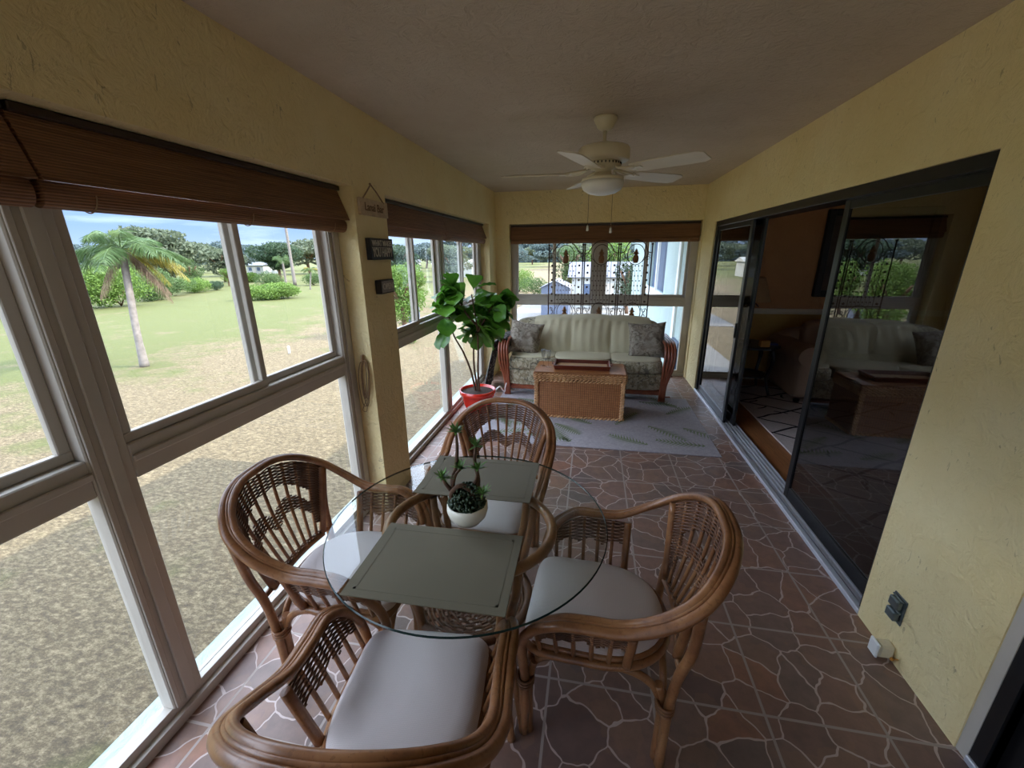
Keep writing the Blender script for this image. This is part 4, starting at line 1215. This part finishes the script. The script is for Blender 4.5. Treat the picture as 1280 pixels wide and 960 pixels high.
# ------------------------------------------------------------------ signs on the pillar (wall plane x = -1.32, reading along +y)
Ms = Matrix(((0, 0, 1, 0), (1, 0, 0, 0), (0, 1, 0, 0), (0, 0, 0, 1)))     # text x -> +y, text y -> +z, facing +x
def signs():
    r = empty('hanging_wood_sign', (-1.318, 2.475, 1.932), 0, 'small cream wooden sign hanging from a cord at the top of the pillar', 'sign')
    m = MB(); m.cbox(.0, .014, -.165, .165, -.045, .045, .002); m.build('sign_board', M['signwood'], r)
    for q in (-.165, .125): m = MB(); m.cbox(.014, .017, q, q+.04, -.045, .045, .001); m.build('end_batten', M['signwood'], r)
    m = MB(); m.tube(spline([(.012, -.13, .035), (.012, -.06, .09), (.012, -.015, .128)], 4), .004, 5); m.tube(spline([(.012, -.015, .128), (.012, .06, .085), (.012, .13, .035)], 4), .004, 5); m.sphere((.01, -.015, .13), .007, 6); m.build('hanging_cord', M['cord'], r)
    text_obj('lettering', 'Lanai Bar', .062, M['letterdark'], Matrix.Translation((.0155, 0, 0)) @ Ms, r, .001, .0006, .225)
    r = empty('black_word_sign', (-1.318, 2.49, 1.70), 0, 'black rectangular word sign on the pillar, the middle of the three signs', 'sign')
    m = MB(); m.cbox(0, .034, -.14, .14, -.062, .062, .002); m.build('sign_block', M['signblack'], r)
    text_obj('lettering', 'WHAT MAKES', .046, M['letter'], Matrix.Translation((.035, 0, .032)) @ Ms, r, .0008, .0008, .25)
    text_obj('lettering', 'YOU HAPPY', .074, M['letter'], Matrix.Translation((.035, 0, -.022)) @ Ms, r, .0008, .0010, .25)
    m = MB(); m.box(.034, .0348, -.13, .13, .008, .010); m.build('rule_line', M['letter'], r)
    r = empty('small_block_sign', (-1.318, 2.50, 1.475), 0, 'smallest block sign, lowest on the pillar, black sides and pale face', 'sign')
    m = MB(); m.cbox(0, .040, -.088, .088, -.042, .042, .002); m.build('sign_block', M['signblack'], r)
    m = MB(); m.box(.040, .0412, -.080, .080, -.035, .035); m.build('sign_face', plain('grey_sign_face', rgb(150, 146, 138), .7, 0, .15, 40), r)
    text_obj('lettering', 'OPEN', .050, M['letter'], Matrix.Translation((.0418, 0, 0)) @ Ms, r, .0008, .0012, .135)
signs()
# coiled blind cords
def coil(loc, nrm, label, seed):
    rr = random.Random(seed); m = MB()
    for i in range(7):
        w = rr.uniform(.016, .036); hh = rr.uniform(.24, .31); off = rr.uniform(-.008, .008)
        pts = []
        for t in np.linspace(0, 2*PI, 26)[:-1]:
            x = w*math.sin(t)*(1+.2*math.cos(t)) + .012*math.cos(t)*rr.choice((1, .8)); z = -hh/2+hh/2*math.cos(t)
            pts.append((x+off, -.008-.004*i*.6, z))
        m.tube(pts, .0028, 5, closed=True)
    m.tube(spline([(.0, -.008, -.25), (-.03, -.01, -.30), (-.045, -.01, -.34), (-.02, -.01, -.345), (-.01, -.01, -.30)], 4), .0024, 5)
    m.cbox(-.006, .006, -.03, 0, -.012, .03, .002)
    r_ = m.build('cord_coil', M['cord']); r_.location = loc; r_.rotation_euler = (0, 0, nrm)
    tag(r_, label, 'cord', 'coiled blind cords')
coil((-1.372, 2.276, 1.05), 0, 'coil of beige blind cord hanging on the near, brightly lit side of the pillar', 4)
coil((-1.372, 2.657, 1.05), PI, 'coil of beige blind cord hanging on the far side of the pillar', 8)

# outlet cover and small white box on the right wall
def outlet():
    r = empty('outlet_cover', (1.32, 1.635, .235), 0, 'grey metal weatherproof outlet cover low on the yellow wall', 'outlet')
    m = MB(); m.cbox(-.006, 0, -.036, .036, -.060, .060, .002); m.build('cover_plate', M['greymetal'], r)
    for s in (-1, 1):
        m = MB(); m.cbox(-.030, -.006, -.026, .026, s*.028-.022, s*.028+.022, .005); m.tube([(-.012, -.03, s*.028+.024), (-.012, .03, s*.028+.024)], .004, 6); m.build('flip_cap', M['greymetal'], r)
    r = empty('white_wall_box', (1.32, 1.605, .012), 0, 'small white plastic box at the foot of the yellow wall below the outlet', 'box')
    m = MB(); m.cbox(-.062, 0, -.026, .026, 0, .066, .010); m.build('box_body', M['cream'], r)
    m = MB(); m.cbox(-.072, -.060, -.028, .028, .0, .072, .008); m.build('box_face', M['white'], r)
    m = MB(); m.sphere((-.012, -.03, .012), .008, 6); m.tube([(-.01, -.03, .012), (-.002, -.045, .03)], .003, 5); m.build('brass_screw', M['candle'], r)
outlet()

# ------------------------------------------------------------------ the building outside
def building():
    mb = MB(); mb.box(-1.62, -1.52, YF-.2, YB+.2, -.25, 0); mb.box(-1.60, 6.5, YF-.2, YB+.2, G, -.25); struct(mb.build('wall_lower_storey', M['ext']))
    # hipped roof over this wing
    m = MB(); x0, x1, y0, y1 = -1.95, 9, -9, 8.7; z = 2.62
    vs = [(x0, y0, z), (x1, y0, z), (x1, y1, z), (x0, y1, z), (x0+3.5, y0+3.5, z+.95), (x1-3.5, y0+3.5, z+.95), (x1-3.5, y1-3.5, z+.95), (x0+3.5, y1-3.5, z+.95),
          (x0, y0, z-.14), (x1, y0, z-.14), (x1, y1, z-.14), (x0, y1, z-.14)]
    m.add(vs, [(0,1,5,4), (1,2,6,5), (2,3,7,6), (3,0,4,7), (4,5,6,7), (8,11,10,9), (0,8,9,1), (1,9,10,2), (2,10,11,3), (3,11,8,0)])
    struct(m.build('roof', M['wroof']))
    # neighbouring wing beyond the back window on the right
    r = empty('neighbouring_wing', (1.55, 7.0, G), 0, 'pale wing of the building with dark screened porch beyond the back window at right', 'building')
    def P(*a): return (a[0]-1.55, a[1]-1.55, a[2]-7, a[3]-7, a[4]-G, a[5]-G)
    m = MB()
    for b in ((1.6, 6, 6.4, 10.1, G, 2.45), (1.6, 6, 10.1, 13.2, G, .70), (1.6, 6, 10.1, 13.2, 2.2, 2.45), (1.6, 6, 13.2, 18, G, 2.45)): m.box(*P(*b))
    m.build('wall', M['ext'], r)
    m = MB(); m.box(*P(1.75, 1.8, 10.1, 13.2, .70, 2.2)); m.build('porch_screen', M['darkwin'], r)
    m = MB(); m.box(*P(1.48, 1.62, 10.0, 13.3, .60, .74)); m.build('window_sill', M['white'], r)
    m = MB(); m.box(*P(1.56, 1.62, 8.35, 8.55, G, 2.45)); m.box(*P(1.56, 1.62, 11.2, 11.3, .7, 2.2)); m.build('corner_trim', M['white'], r)
    m = MB(); m.box(*P(1.55, 1.6, 7.7, 8.3, G, .1)); m.build('downspout_panel', M['darkwin'], r)
    m = MB(); m.box(*P(1.1, 6.2, 8.75, 18.3, 2.45, 2.7)); m.build('roof', M['wroof'], r)
building()

# ground
mb = MB(); mb.add([(-400, -200, G), (300, -200, G), (300, 500, G), (-400, 500, G)], [(0,1,2,3)]); struct(mb.build('ground', M['grass']))
mb = MB(); mb.box(-6.0, 8, 27, 38, G, G+.02); struct(mb.build('trim_path', M['conc']))
mb = MB(); mb.box(-3, 5, 13, 24, G, G+.03); struct(mb.build('trim_patio', M['conc']))

# ------------------------------------------------------------------ planting
def leaf_cloud(blobs, n, size, seed, mi=0):
    g = np.random.default_rng(seed)
    vol = np.array([b[3]*b[4]*b[5] for b in blobs])**(2/3); vol /= vol.sum()
    idx = g.choice(len(blobs), n, p=vol); B = np.array(blobs)[idx]
    d = g.normal(size=(n, 3)); d /= np.linalg.norm(d, axis=1)[:, None]
    rad = g.uniform(.55, 1.0, n)**.5
    rad *= 1+.12*np.sin(d[:, 0]*7+d[:, 2]*9+seed)
    c = B[:, :3] + d*B[:, 3:6]*rad[:, None]
    a = g.normal(size=(n, 3)); a /= np.linalg.norm(a, axis=1)[:, None]
    b = np.cross(a, g.normal(size=(n, 3))); b /= np.linalg.norm(b, axis=1)[:, None]
    s = size*g.uniform(.6, 1.4, n)[:, None]
    v = np.stack([c-a*s, c+b*s*.5, c+a*s, c-b*s*.5], 1).reshape(-1, 3)
    m = MB(); m.v = [tuple(p) for p in v.tolist()]; m.f = [(4*i, 4*i+1, 4*i+2, 4*i+3) for i in range(n)]; m.m = [mi]*n; m.sm = [False]*n
    return m
def tree(name, x, y, h, r_, mat, label, cat='tree', group=None, n=3200, kind='round', seed=1, leaf=None, trunk='bark'):
    root = empty(name, (x, y, G), 0, label, cat, group)
    rr = random.Random(seed); blobs = []
    if kind == 'bush':
        for i in range(9): blobs.append((rr.uniform(-.6, .6)*r_, rr.uniform(-.6, .6)*r_, h*rr.uniform(.35, .60), r_*.5, r_*.5, h*.38))
    else:
        c0 = h*.57
        for i in range(15):
            a = rr.uniform(0, 2*PI); q = rr.uniform(0, .62)*r_
            blobs.append((q*math.cos(a), q*math.sin(a), c0+rr.uniform(-.30, .28)*h*(1-q/r_*.6), r_*rr.uniform(.3, .5), r_*rr.uniform(.3, .5), h*rr.uniform(.10, .17)))
    leaf_cloud(blobs, int(n*1.9), (leaf or max(.08, r_*.055))*.68, seed).build('foliage', M[mat], root)
    t = MB()
    if kind == 'bush':
        for i in range(5):
            a = 2*PI*i/5; t.tube([(0, 0, 0), (.3*r_*math.cos(a), .3*r_*math.sin(a), h*.4)], [.04, .02], 5)
        t.build('stems', M[trunk], root)
    else:
        t.tube(spline([(0, 0, 0), (rr.uniform(-.1, .1)*r_, 0, h*.25), (0, 0, h*.5)], 4), [h*.03]*8+[h*.022], 7)
        for i in range(6):
            a = 2*PI*i/6+.4; t.tube(spline([(0, 0, h*.38), (.25*r_*math.cos(a), .25*r_*math.sin(a), h*.52), (.55*r_*math.cos(a), .55*r_*math.sin(a), h*.68)], 4), [h*.016]*8+[h*.006], 5)
        t.build('trunk', M[trunk], root)
    return root
def palm(name, x, y, h, cr, label, fronds, seed, group=None, leaflets=80, lean=(0, 0), tr=.13):
    root = empty(name, (x, y, G), 0, label, 'palm tree', group); rr = random.Random(seed)
    m = MB(); S = spline([(0, 0, 0), (lean[0]*.2, lean[1]*.2, h*.33), (lean[0]*.6, lean[1]*.6, h*.66), (lean[0], lean[1], h)], 8)
    R = [tr*(1.35-.35*min(1, i/6))*(1+.02*math.sin(i*2.2)) for i in range(len(S))]; R[-1] *= .8; R[-2] *= .95
    m.tube(S, R, 14); m.build('trunk', M['palmbark'], root)
    top = V(lean[0], lean[1], h)
    m = MB(); m.tube([top+V(0,0,-.1), top+V(0,0,.25), top+V(0,0,.55)], [tr*.9, tr*.75, .03], 9); m.build('crownshaft', M['frond'], root)
    for k, (az, el, Lf, droop, mat) in enumerate(fronds):
        az += rr.uniform(-.1, .1)
        d = V(math.cos(az)*math.cos(el), math.sin(az)*math.cos(el), math.sin(el))
        m = MB(); pts = []
        for i in range(15):
            t = i/14; pts.append(top+V(0,0,.25)+d*Lf*t+V(0,0,-1)*droop*Lf*t**2.2)
        m.tube(pts, list(np.linspace(.028, .006, 15)), 5)
        for i in range(leaflets):
            t = .16+.84*i/leaflets; f_ = t*14; j = min(int(f_), 13); p = pts[j]*(1-(f_-j))+pts[j+1]*(f_-j)
            tan = pts[j+1]-pts[j]; tan /= np.linalg.norm(tan); side = np.cross(tan, V(0,0,1)); side /= max(np.linalg.norm(side), 1e-6)
            ll = cr*.30*(math.sin(PI*(t*.88+.10))**.6)
            for s in (-1, 1):
                dd = side*s*.75+tan*.45+V(0,0,-.35-.5*rr.random())+V(rr.gauss(0,.12), rr.gauss(0,.12), rr.gauss(0,.15))
                if mat == 'frondd': dd = dd*.5+V(0,0,-.7)
                dd /= np.linalg.norm(dd); w = tan*.010
                q = p+dd*ll*.5+V(0,0,.02); e = p+dd*ll+V(0,0,-.10*ll)
                m.add([p-w*.4, p+w*.4, q+w, e, q-w], [(0,1,2,3,4)])
        m.build('frond', M[mat], root)
    return root
Fr = []
for i in range(13): Fr.append((2*PI*i/13, random.uniform(.2, 1.35), random.uniform(1.9, 2.5), random.uniform(.45, .8), 'frond'))
for a, e_, l_, dr, mm in ((.5, .15, 2.0, .55, 'frondy'), (1.1, .05, 2.0, .7, 'frondy'), (1.6, -.3, 1.7, .6, 'frondy'), (.9, -.7, 1.6, .5, 'frondd'), (.3, -.6, 1.8, .6, 'frondd'), (4.2, -.8, 1.5, .5, 'frondd'), (3.9, .0, 1.9, .7, 'frond'), (5.2, .2, 2.0, .6, 'frond')):
    Fr.append((a, e_, l_, dr, mm))
palm('queen_palm', -18.37, 13.63, 4.45, 2.3, 'queen palm with pale trunk and brown hanging fronds on the lawn outside', Fr, 3, lean=(-.25, .55), tr=.125)
palm('small_palm', -37.7, 51.4, 2.3, 1.7, 'small young palm to the right of the round green clump, seen through the left window', [(2*PI*i/11, random.uniform(.1, 1.0), 1.5, .6, 'frond' if i % 4 else 'frondy') for i in range(11)], 6, leaflets=26, lean=(.3, .2), tr=.09)
palm('cabbage_palm', -49, 61, 3.6, 2.2, 'cabbage palm behind the round clump, its dark crown beside the tall pale trunk', [(2*PI*i/13, random.uniform(-.2, 1.1), 1.9, .5, 'frond') for i in range(13)], 8, leaflets=30, tr=.16)
palm('tall_palm', -45.4, 58.4, 17.7, 2.2, 'tall bare pale palm trunk rising past the top of the left window', [(2*PI*i/9, random.uniform(.0, 1.0), 2.0, .5, 'frond') for i in range(9)], 9, leaflets=12, tr=.2)
T = [ # name, x, y, h, r, mat, kind, n, label
 ('bright_shrub', -46.6, 26.0, 4.6, 2.9, 't_bright', 'bush', 4500, 'tall bright green shrub at the left end of the hedge behind the queen palm'),
 ('bright_shrub', -43.8, 32.0, 4.1, 2.8, 't_bright', 'bush', 4500, 'bright green shrub directly behind the queen palm trunk'),
 ('bright_shrub', -46.8, 37.0, 3.4, 2.3, 't_mid', 'bush', 4200, 'mid-height green shrub just right of the queen palm trunk'),
 ('low_shrub', -49.4, 41.8, 2.3, 2.2, 't_mid', 'bush', 3600, 'low green shrub under the spreading grey-green tree'),
 ('low_shrub', -50.6, 46.0, 1.9, 2.1, 't_bright', 'bush', 3000, 'low bright shrub at the right end of the hedge behind the queen palm'),
 ('dark_low_shrub', -50.8, 49.6, 1.3, 1.2, 't_dark', 'bush', 2000, 'small dark shrub ending the hedge, beside the sandy path'),
 ('spreading_tree', -63.5, 52.0, 10.0, 7.6, 't_grey', 'round', 7000, 'wide spreading grey-green tree above the hedge in the left window'),
 ('spreading_tree', -66.0, 66.5, 6.8, 4.6, 't_grey', 'round', 4500, 'lower grey-green tree right of the wide spreading tree'),
 ('slender_tree', -57.5, 52.2, 4.6, 1.9, 't_mid', 'round', 2400, 'slender green tree standing before the wide spreading tree'),
 ('slender_tree', -56.0, 57.0, 3.1, 1.1, 't_bright', 'round', 1500, 'tiny bright tree right of the slender green tree'),
 ('green_clump', -33.6, 39.6, 1.7, 2.5, 't_bright', 'bush', 5200, 'round dense green clump on the lawn in the left window'),
 ('rear_clump', -46.5, 55.0, 2.5, 1.9, 't_mid', 'bush', 3000, 'taller green clump right behind the round dense clump'),
 ('dome_tree', -56.0, 68.5, 7.6, 4.6, 't_dark', 'round', 6500, 'dome-crowned dark green tree behind the tall bare palm trunk'),
 ('hedge_shrub', -43.0, 59.5, 1.9, 2.0, 't_mid', 'bush', 2600, 'hedge shrub right of the small young palm'),
 ('hedge_shrub', -38.6, 61.5, 1.8, 1.9, 't_dark', 'bush', 2600, 'hedge shrub at the right edge of the left window view'),
 ('hedge_shrub', -60.5, 66.0, 1.8, 2.3, 't_bright', 'bush', 2600, 'distant bright hedge shrub left of the round dense clump'),
 ('airy_tree', -10.3, 21.5, 4.3, 1.7, 't_bright', 'round', 4200, 'airy light green tree just outside the window past the pillar'),
 ('airy_tree', -14.6, 33.5, 3.9, 1.6, 't_bright', 'round', 3800, 'second airy light green tree farther off beside the fig foliage'),
 ('low_shrub', -9.4, 19.6, .6, .6, 't_bright', 'bush', 900, 'small bright shrub at the foot of the airy tree near the pillar'),
 ('window_tree', -31.5, 66.0, 6.6, 4.8, 't_dark', 'round', 5000, 'dark rounded tree seen past the pillar above the airy trees'),
 ('window_tree', -23.0, 68.0, 5.8, 4.0, 't_grey', 'round', 4000, 'greyish tree behind the top of the fiddle-leaf fig'),
 ('yard_bush', -8.6, 50.0, 2.8, 1.9, 't_bright', 'bush', 2400, 'bright bush left of the shed in the back window'),
 ('yard_bush', -6.2, 46.0, 2.2, 1.5, 't_mid', 'bush', 2200, 'round green bush nearest the shed in the back window'),
 ('yard_tree', 2.1, 43.5, 6.6, 2.8, 't_bright', 'round', 4000, 'bright yellow-green tree behind the ironwork screen in the back window'),
 ('yard_tree', -2.4, 45.0, 6.2, 2.0, 't_mid', 'round', 3600, 'green tree behind the left panel of the ironwork screen'),
 ('dark_yard_tree', 2.6, 32.0, 4.6, 1.3, 't_dark', 'round', 3200, 'dark conifer-like tree behind the middle of the ironwork screen'),
]
for i, (nm, x, y, h_, r_, mat, kd, n, lab) in enumerate(T):
    tree(nm, x, y, h_, r_, mat, lab, 'tree' if 'tree' in nm else 'shrub', None, n, kd, 20+i)
# distant tree belt: one prototype copied all round the horizon
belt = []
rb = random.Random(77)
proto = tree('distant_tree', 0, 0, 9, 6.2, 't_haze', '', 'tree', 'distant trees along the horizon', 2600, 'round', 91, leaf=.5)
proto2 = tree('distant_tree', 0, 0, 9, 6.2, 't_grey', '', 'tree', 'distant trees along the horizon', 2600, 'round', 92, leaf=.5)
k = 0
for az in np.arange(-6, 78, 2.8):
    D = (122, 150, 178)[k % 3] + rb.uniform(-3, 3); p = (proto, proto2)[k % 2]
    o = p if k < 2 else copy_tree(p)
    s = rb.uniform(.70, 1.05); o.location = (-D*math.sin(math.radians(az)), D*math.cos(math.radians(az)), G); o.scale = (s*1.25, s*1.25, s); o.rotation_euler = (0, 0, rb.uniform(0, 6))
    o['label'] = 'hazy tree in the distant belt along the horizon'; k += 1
# wooded hill far beyond the back window
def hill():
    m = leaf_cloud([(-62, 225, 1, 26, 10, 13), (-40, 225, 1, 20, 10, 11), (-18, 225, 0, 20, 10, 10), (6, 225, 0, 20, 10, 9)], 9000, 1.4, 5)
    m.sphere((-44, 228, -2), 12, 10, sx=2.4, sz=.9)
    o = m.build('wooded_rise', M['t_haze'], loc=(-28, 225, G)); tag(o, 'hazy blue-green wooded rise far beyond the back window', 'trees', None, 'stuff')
hill()
def house(name, x, y, w, d, h_, rh, wall, roof, label, rot=0):
    r = empty(name, (x, y, G), rot, label, 'building')
    m = MB(); m.box(-w/2, w/2, -d/2, d/2, 0, h_); m.build('wall', wall, r)
    m = MB(); o = .35; m.add([(-w/2-o, -d/2-o, h_), (w/2+o, -d/2-o, h_), (w/2+o, d/2+o, h_), (-w/2-o, d/2+o, h_), (-w/2-o, 0, h_+rh), (w/2+o, 0, h_+rh)], [(0,1,5,4), (3,4,5,2), (0,4,3), (1,2,5), (0,3,2,1)]); m.build('roof', roof, r)
    for sx in (-.28, .22):
        m = MB(); m.box(w*sx-.45, w*sx+.45, -d/2-.03, -d/2+.01, h_*.4, h_*.78); m.build('window', M['darkwin'], r)
    m = MB(); m.box(-.05*w-.45, -.05*w+.45, -d/2-.03, -d/2+.01, 0, h_*.8); m.build('door', M['frame'], r)
    return r
# shed: gable end toward us
def shed():
    r = empty('garden_shed', (-2.5, 30.5, G), math.radians(0), 'blue-grey shed with a pale gabled roof beyond the back window', 'shed')
    w, d, h_, rh = 1.9, 3.0, 2.15, .45
    m = MB(); m.box(-w/2, w/2, -d/2, d/2, 0, h_); m.add([(-w/2, -d/2, h_), (w/2, -d/2, h_), (0, -d/2, h_+rh)], [(0,1,2)]); m.add([(-w/2, d/2, h_), (0, d/2, h_+rh), (w/2, d/2, h_)], [(0,1,2)]); m.build('wall', M['shed'], r)
    m = MB(); m.add([(-w/2-.15, -d/2-.15, h_-.07), (0, -d/2-.15, h_+rh), (0, d/2+.15, h_+rh), (-w/2-.15, d/2+.15, h_-.07)], [(0,1,2,3)]); m.add([(w/2+.15, -d/2-.15, h_-.07), (0, -d/2-.15, h_+rh), (0, d/2+.15, h_+rh), (w/2+.15, d/2+.15, h_-.07)], [(3,2,1,0)])
    m.build('roof', M['wroof'], r)
    for x in (-.42, .02): m = MB(); m.cbox(x, x+.40, -d/2-.03, -d/2, .05, 1.9, .01); m.build('door', M['shed'], r)
shed()
house('neighbour_house', 1.6, 37.2, 6.5, 4, 2.5, 1.15, M['housewall'], M['wroof'], 'pale neighbouring house with a grey roof behind the ironwork screen')
house('white_cottage', -27.5, 84, 8, 5, 2.6, .8, M['housewall'], M['housewall'], 'long white building seen above the fig through the window past the pillar')
house('far_white_house', -43, 90, 8, 6, 2.8, 1.2, M['housewall'], M['wroof'], 'distant white house at the right edge of the big left window')
house('far_white_house', -86, 99, 5, 5, 2.2, .8, M['housewall'], M['wroof'], 'distant white house between the spreading trees of the left window')
# stake and utility box on the lawn
m = MB(); m.lathe([(.055, 0), (.055, .30), (.045, .36), (.001, .38)], 12); o = m.build('marker_stake', M['stone']); o.location = (-13.83, 16.65, G); tag(o, 'short white marker stake standing on the lawn outside the left window', 'stake')
r = empty('utility_box', (-11.7, 26.2, G), 0, 'grey-blue utility box beside the airy tree past the pillar', 'utility box')
m = MB(); m.cbox(-.3, .3, -.3, .3, 0, 1.3, .04); m.build('cabinet', M['shed'], r); m = MB(); m.cbox(-.33, .33, -.33, .33, 1.3, 1.42, .03); m.build('lid', M['shed'], r)

# ------------------------------------------------------------------ sky and sun
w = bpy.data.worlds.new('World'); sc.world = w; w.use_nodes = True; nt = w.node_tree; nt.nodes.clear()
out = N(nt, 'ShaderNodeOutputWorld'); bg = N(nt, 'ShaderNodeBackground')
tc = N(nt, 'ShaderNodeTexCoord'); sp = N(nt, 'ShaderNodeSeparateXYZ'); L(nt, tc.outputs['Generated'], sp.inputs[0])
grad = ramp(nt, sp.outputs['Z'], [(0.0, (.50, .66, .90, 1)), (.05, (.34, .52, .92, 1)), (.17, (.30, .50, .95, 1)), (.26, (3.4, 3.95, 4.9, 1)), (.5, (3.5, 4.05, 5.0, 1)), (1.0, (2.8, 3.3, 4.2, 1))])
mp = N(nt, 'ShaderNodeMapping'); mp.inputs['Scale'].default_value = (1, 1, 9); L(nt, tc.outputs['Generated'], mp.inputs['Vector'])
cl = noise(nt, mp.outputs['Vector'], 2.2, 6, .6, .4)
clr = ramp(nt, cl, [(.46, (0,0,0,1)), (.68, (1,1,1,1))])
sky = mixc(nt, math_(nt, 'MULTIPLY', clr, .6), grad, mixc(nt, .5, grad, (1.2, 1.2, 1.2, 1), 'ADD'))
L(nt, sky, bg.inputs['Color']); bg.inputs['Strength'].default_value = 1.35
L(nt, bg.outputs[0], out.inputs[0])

sun = bpy.data.lights.new('sun', 'SUN'); sun.energy = 8.2; sun.angle = math.radians(.6); sun.color = (1, .93, .80)
so = bpy.data.objects.new('sun', sun); COL.objects.link(so)
el = math.radians(37.5); hz = V(.968, .25); hz /= np.linalg.norm(hz)
d = Vector((-hz[0]*math.cos(el), -hz[1]*math.cos(el), -math.sin(el)))
so.rotation_euler = d.to_track_quat('-Z', 'Y').to_euler(); so.location = (20, 10, 20)

# ------------------------------------------------------------------ camera
cam = bpy.data.cameras.new('camera'); co = bpy.data.objects.new('camera', cam); COL.objects.link(co)
cam.sensor_fit = 'HORIZONTAL'; cam.sensor_width = 36; cam.lens = 515.77/1280*36; cam.clip_start = .02; cam.clip_end = 1000
Rr = Vector((.98256096, .18565023, -.0103902)); U = Vector((-.04612611, .29749435, .95360867)); F = Vector((-.18012869, .93649939, -.30086965))
co.matrix_world = Matrix(((Rr.x, U.x, -F.x, 0), (Rr.y, U.y, -F.y, 0), (Rr.z, U.z, -F.z, 1.664), (0, 0, 0, 1)))
sc.camera = co
sc.view_settings.view_transform = 'Standard'; sc.view_settings.look = 'None'; sc.view_settings.gamma = 1; sc.view_settings.use_curve_mapping = False
sc.view_settings.exposure = .14
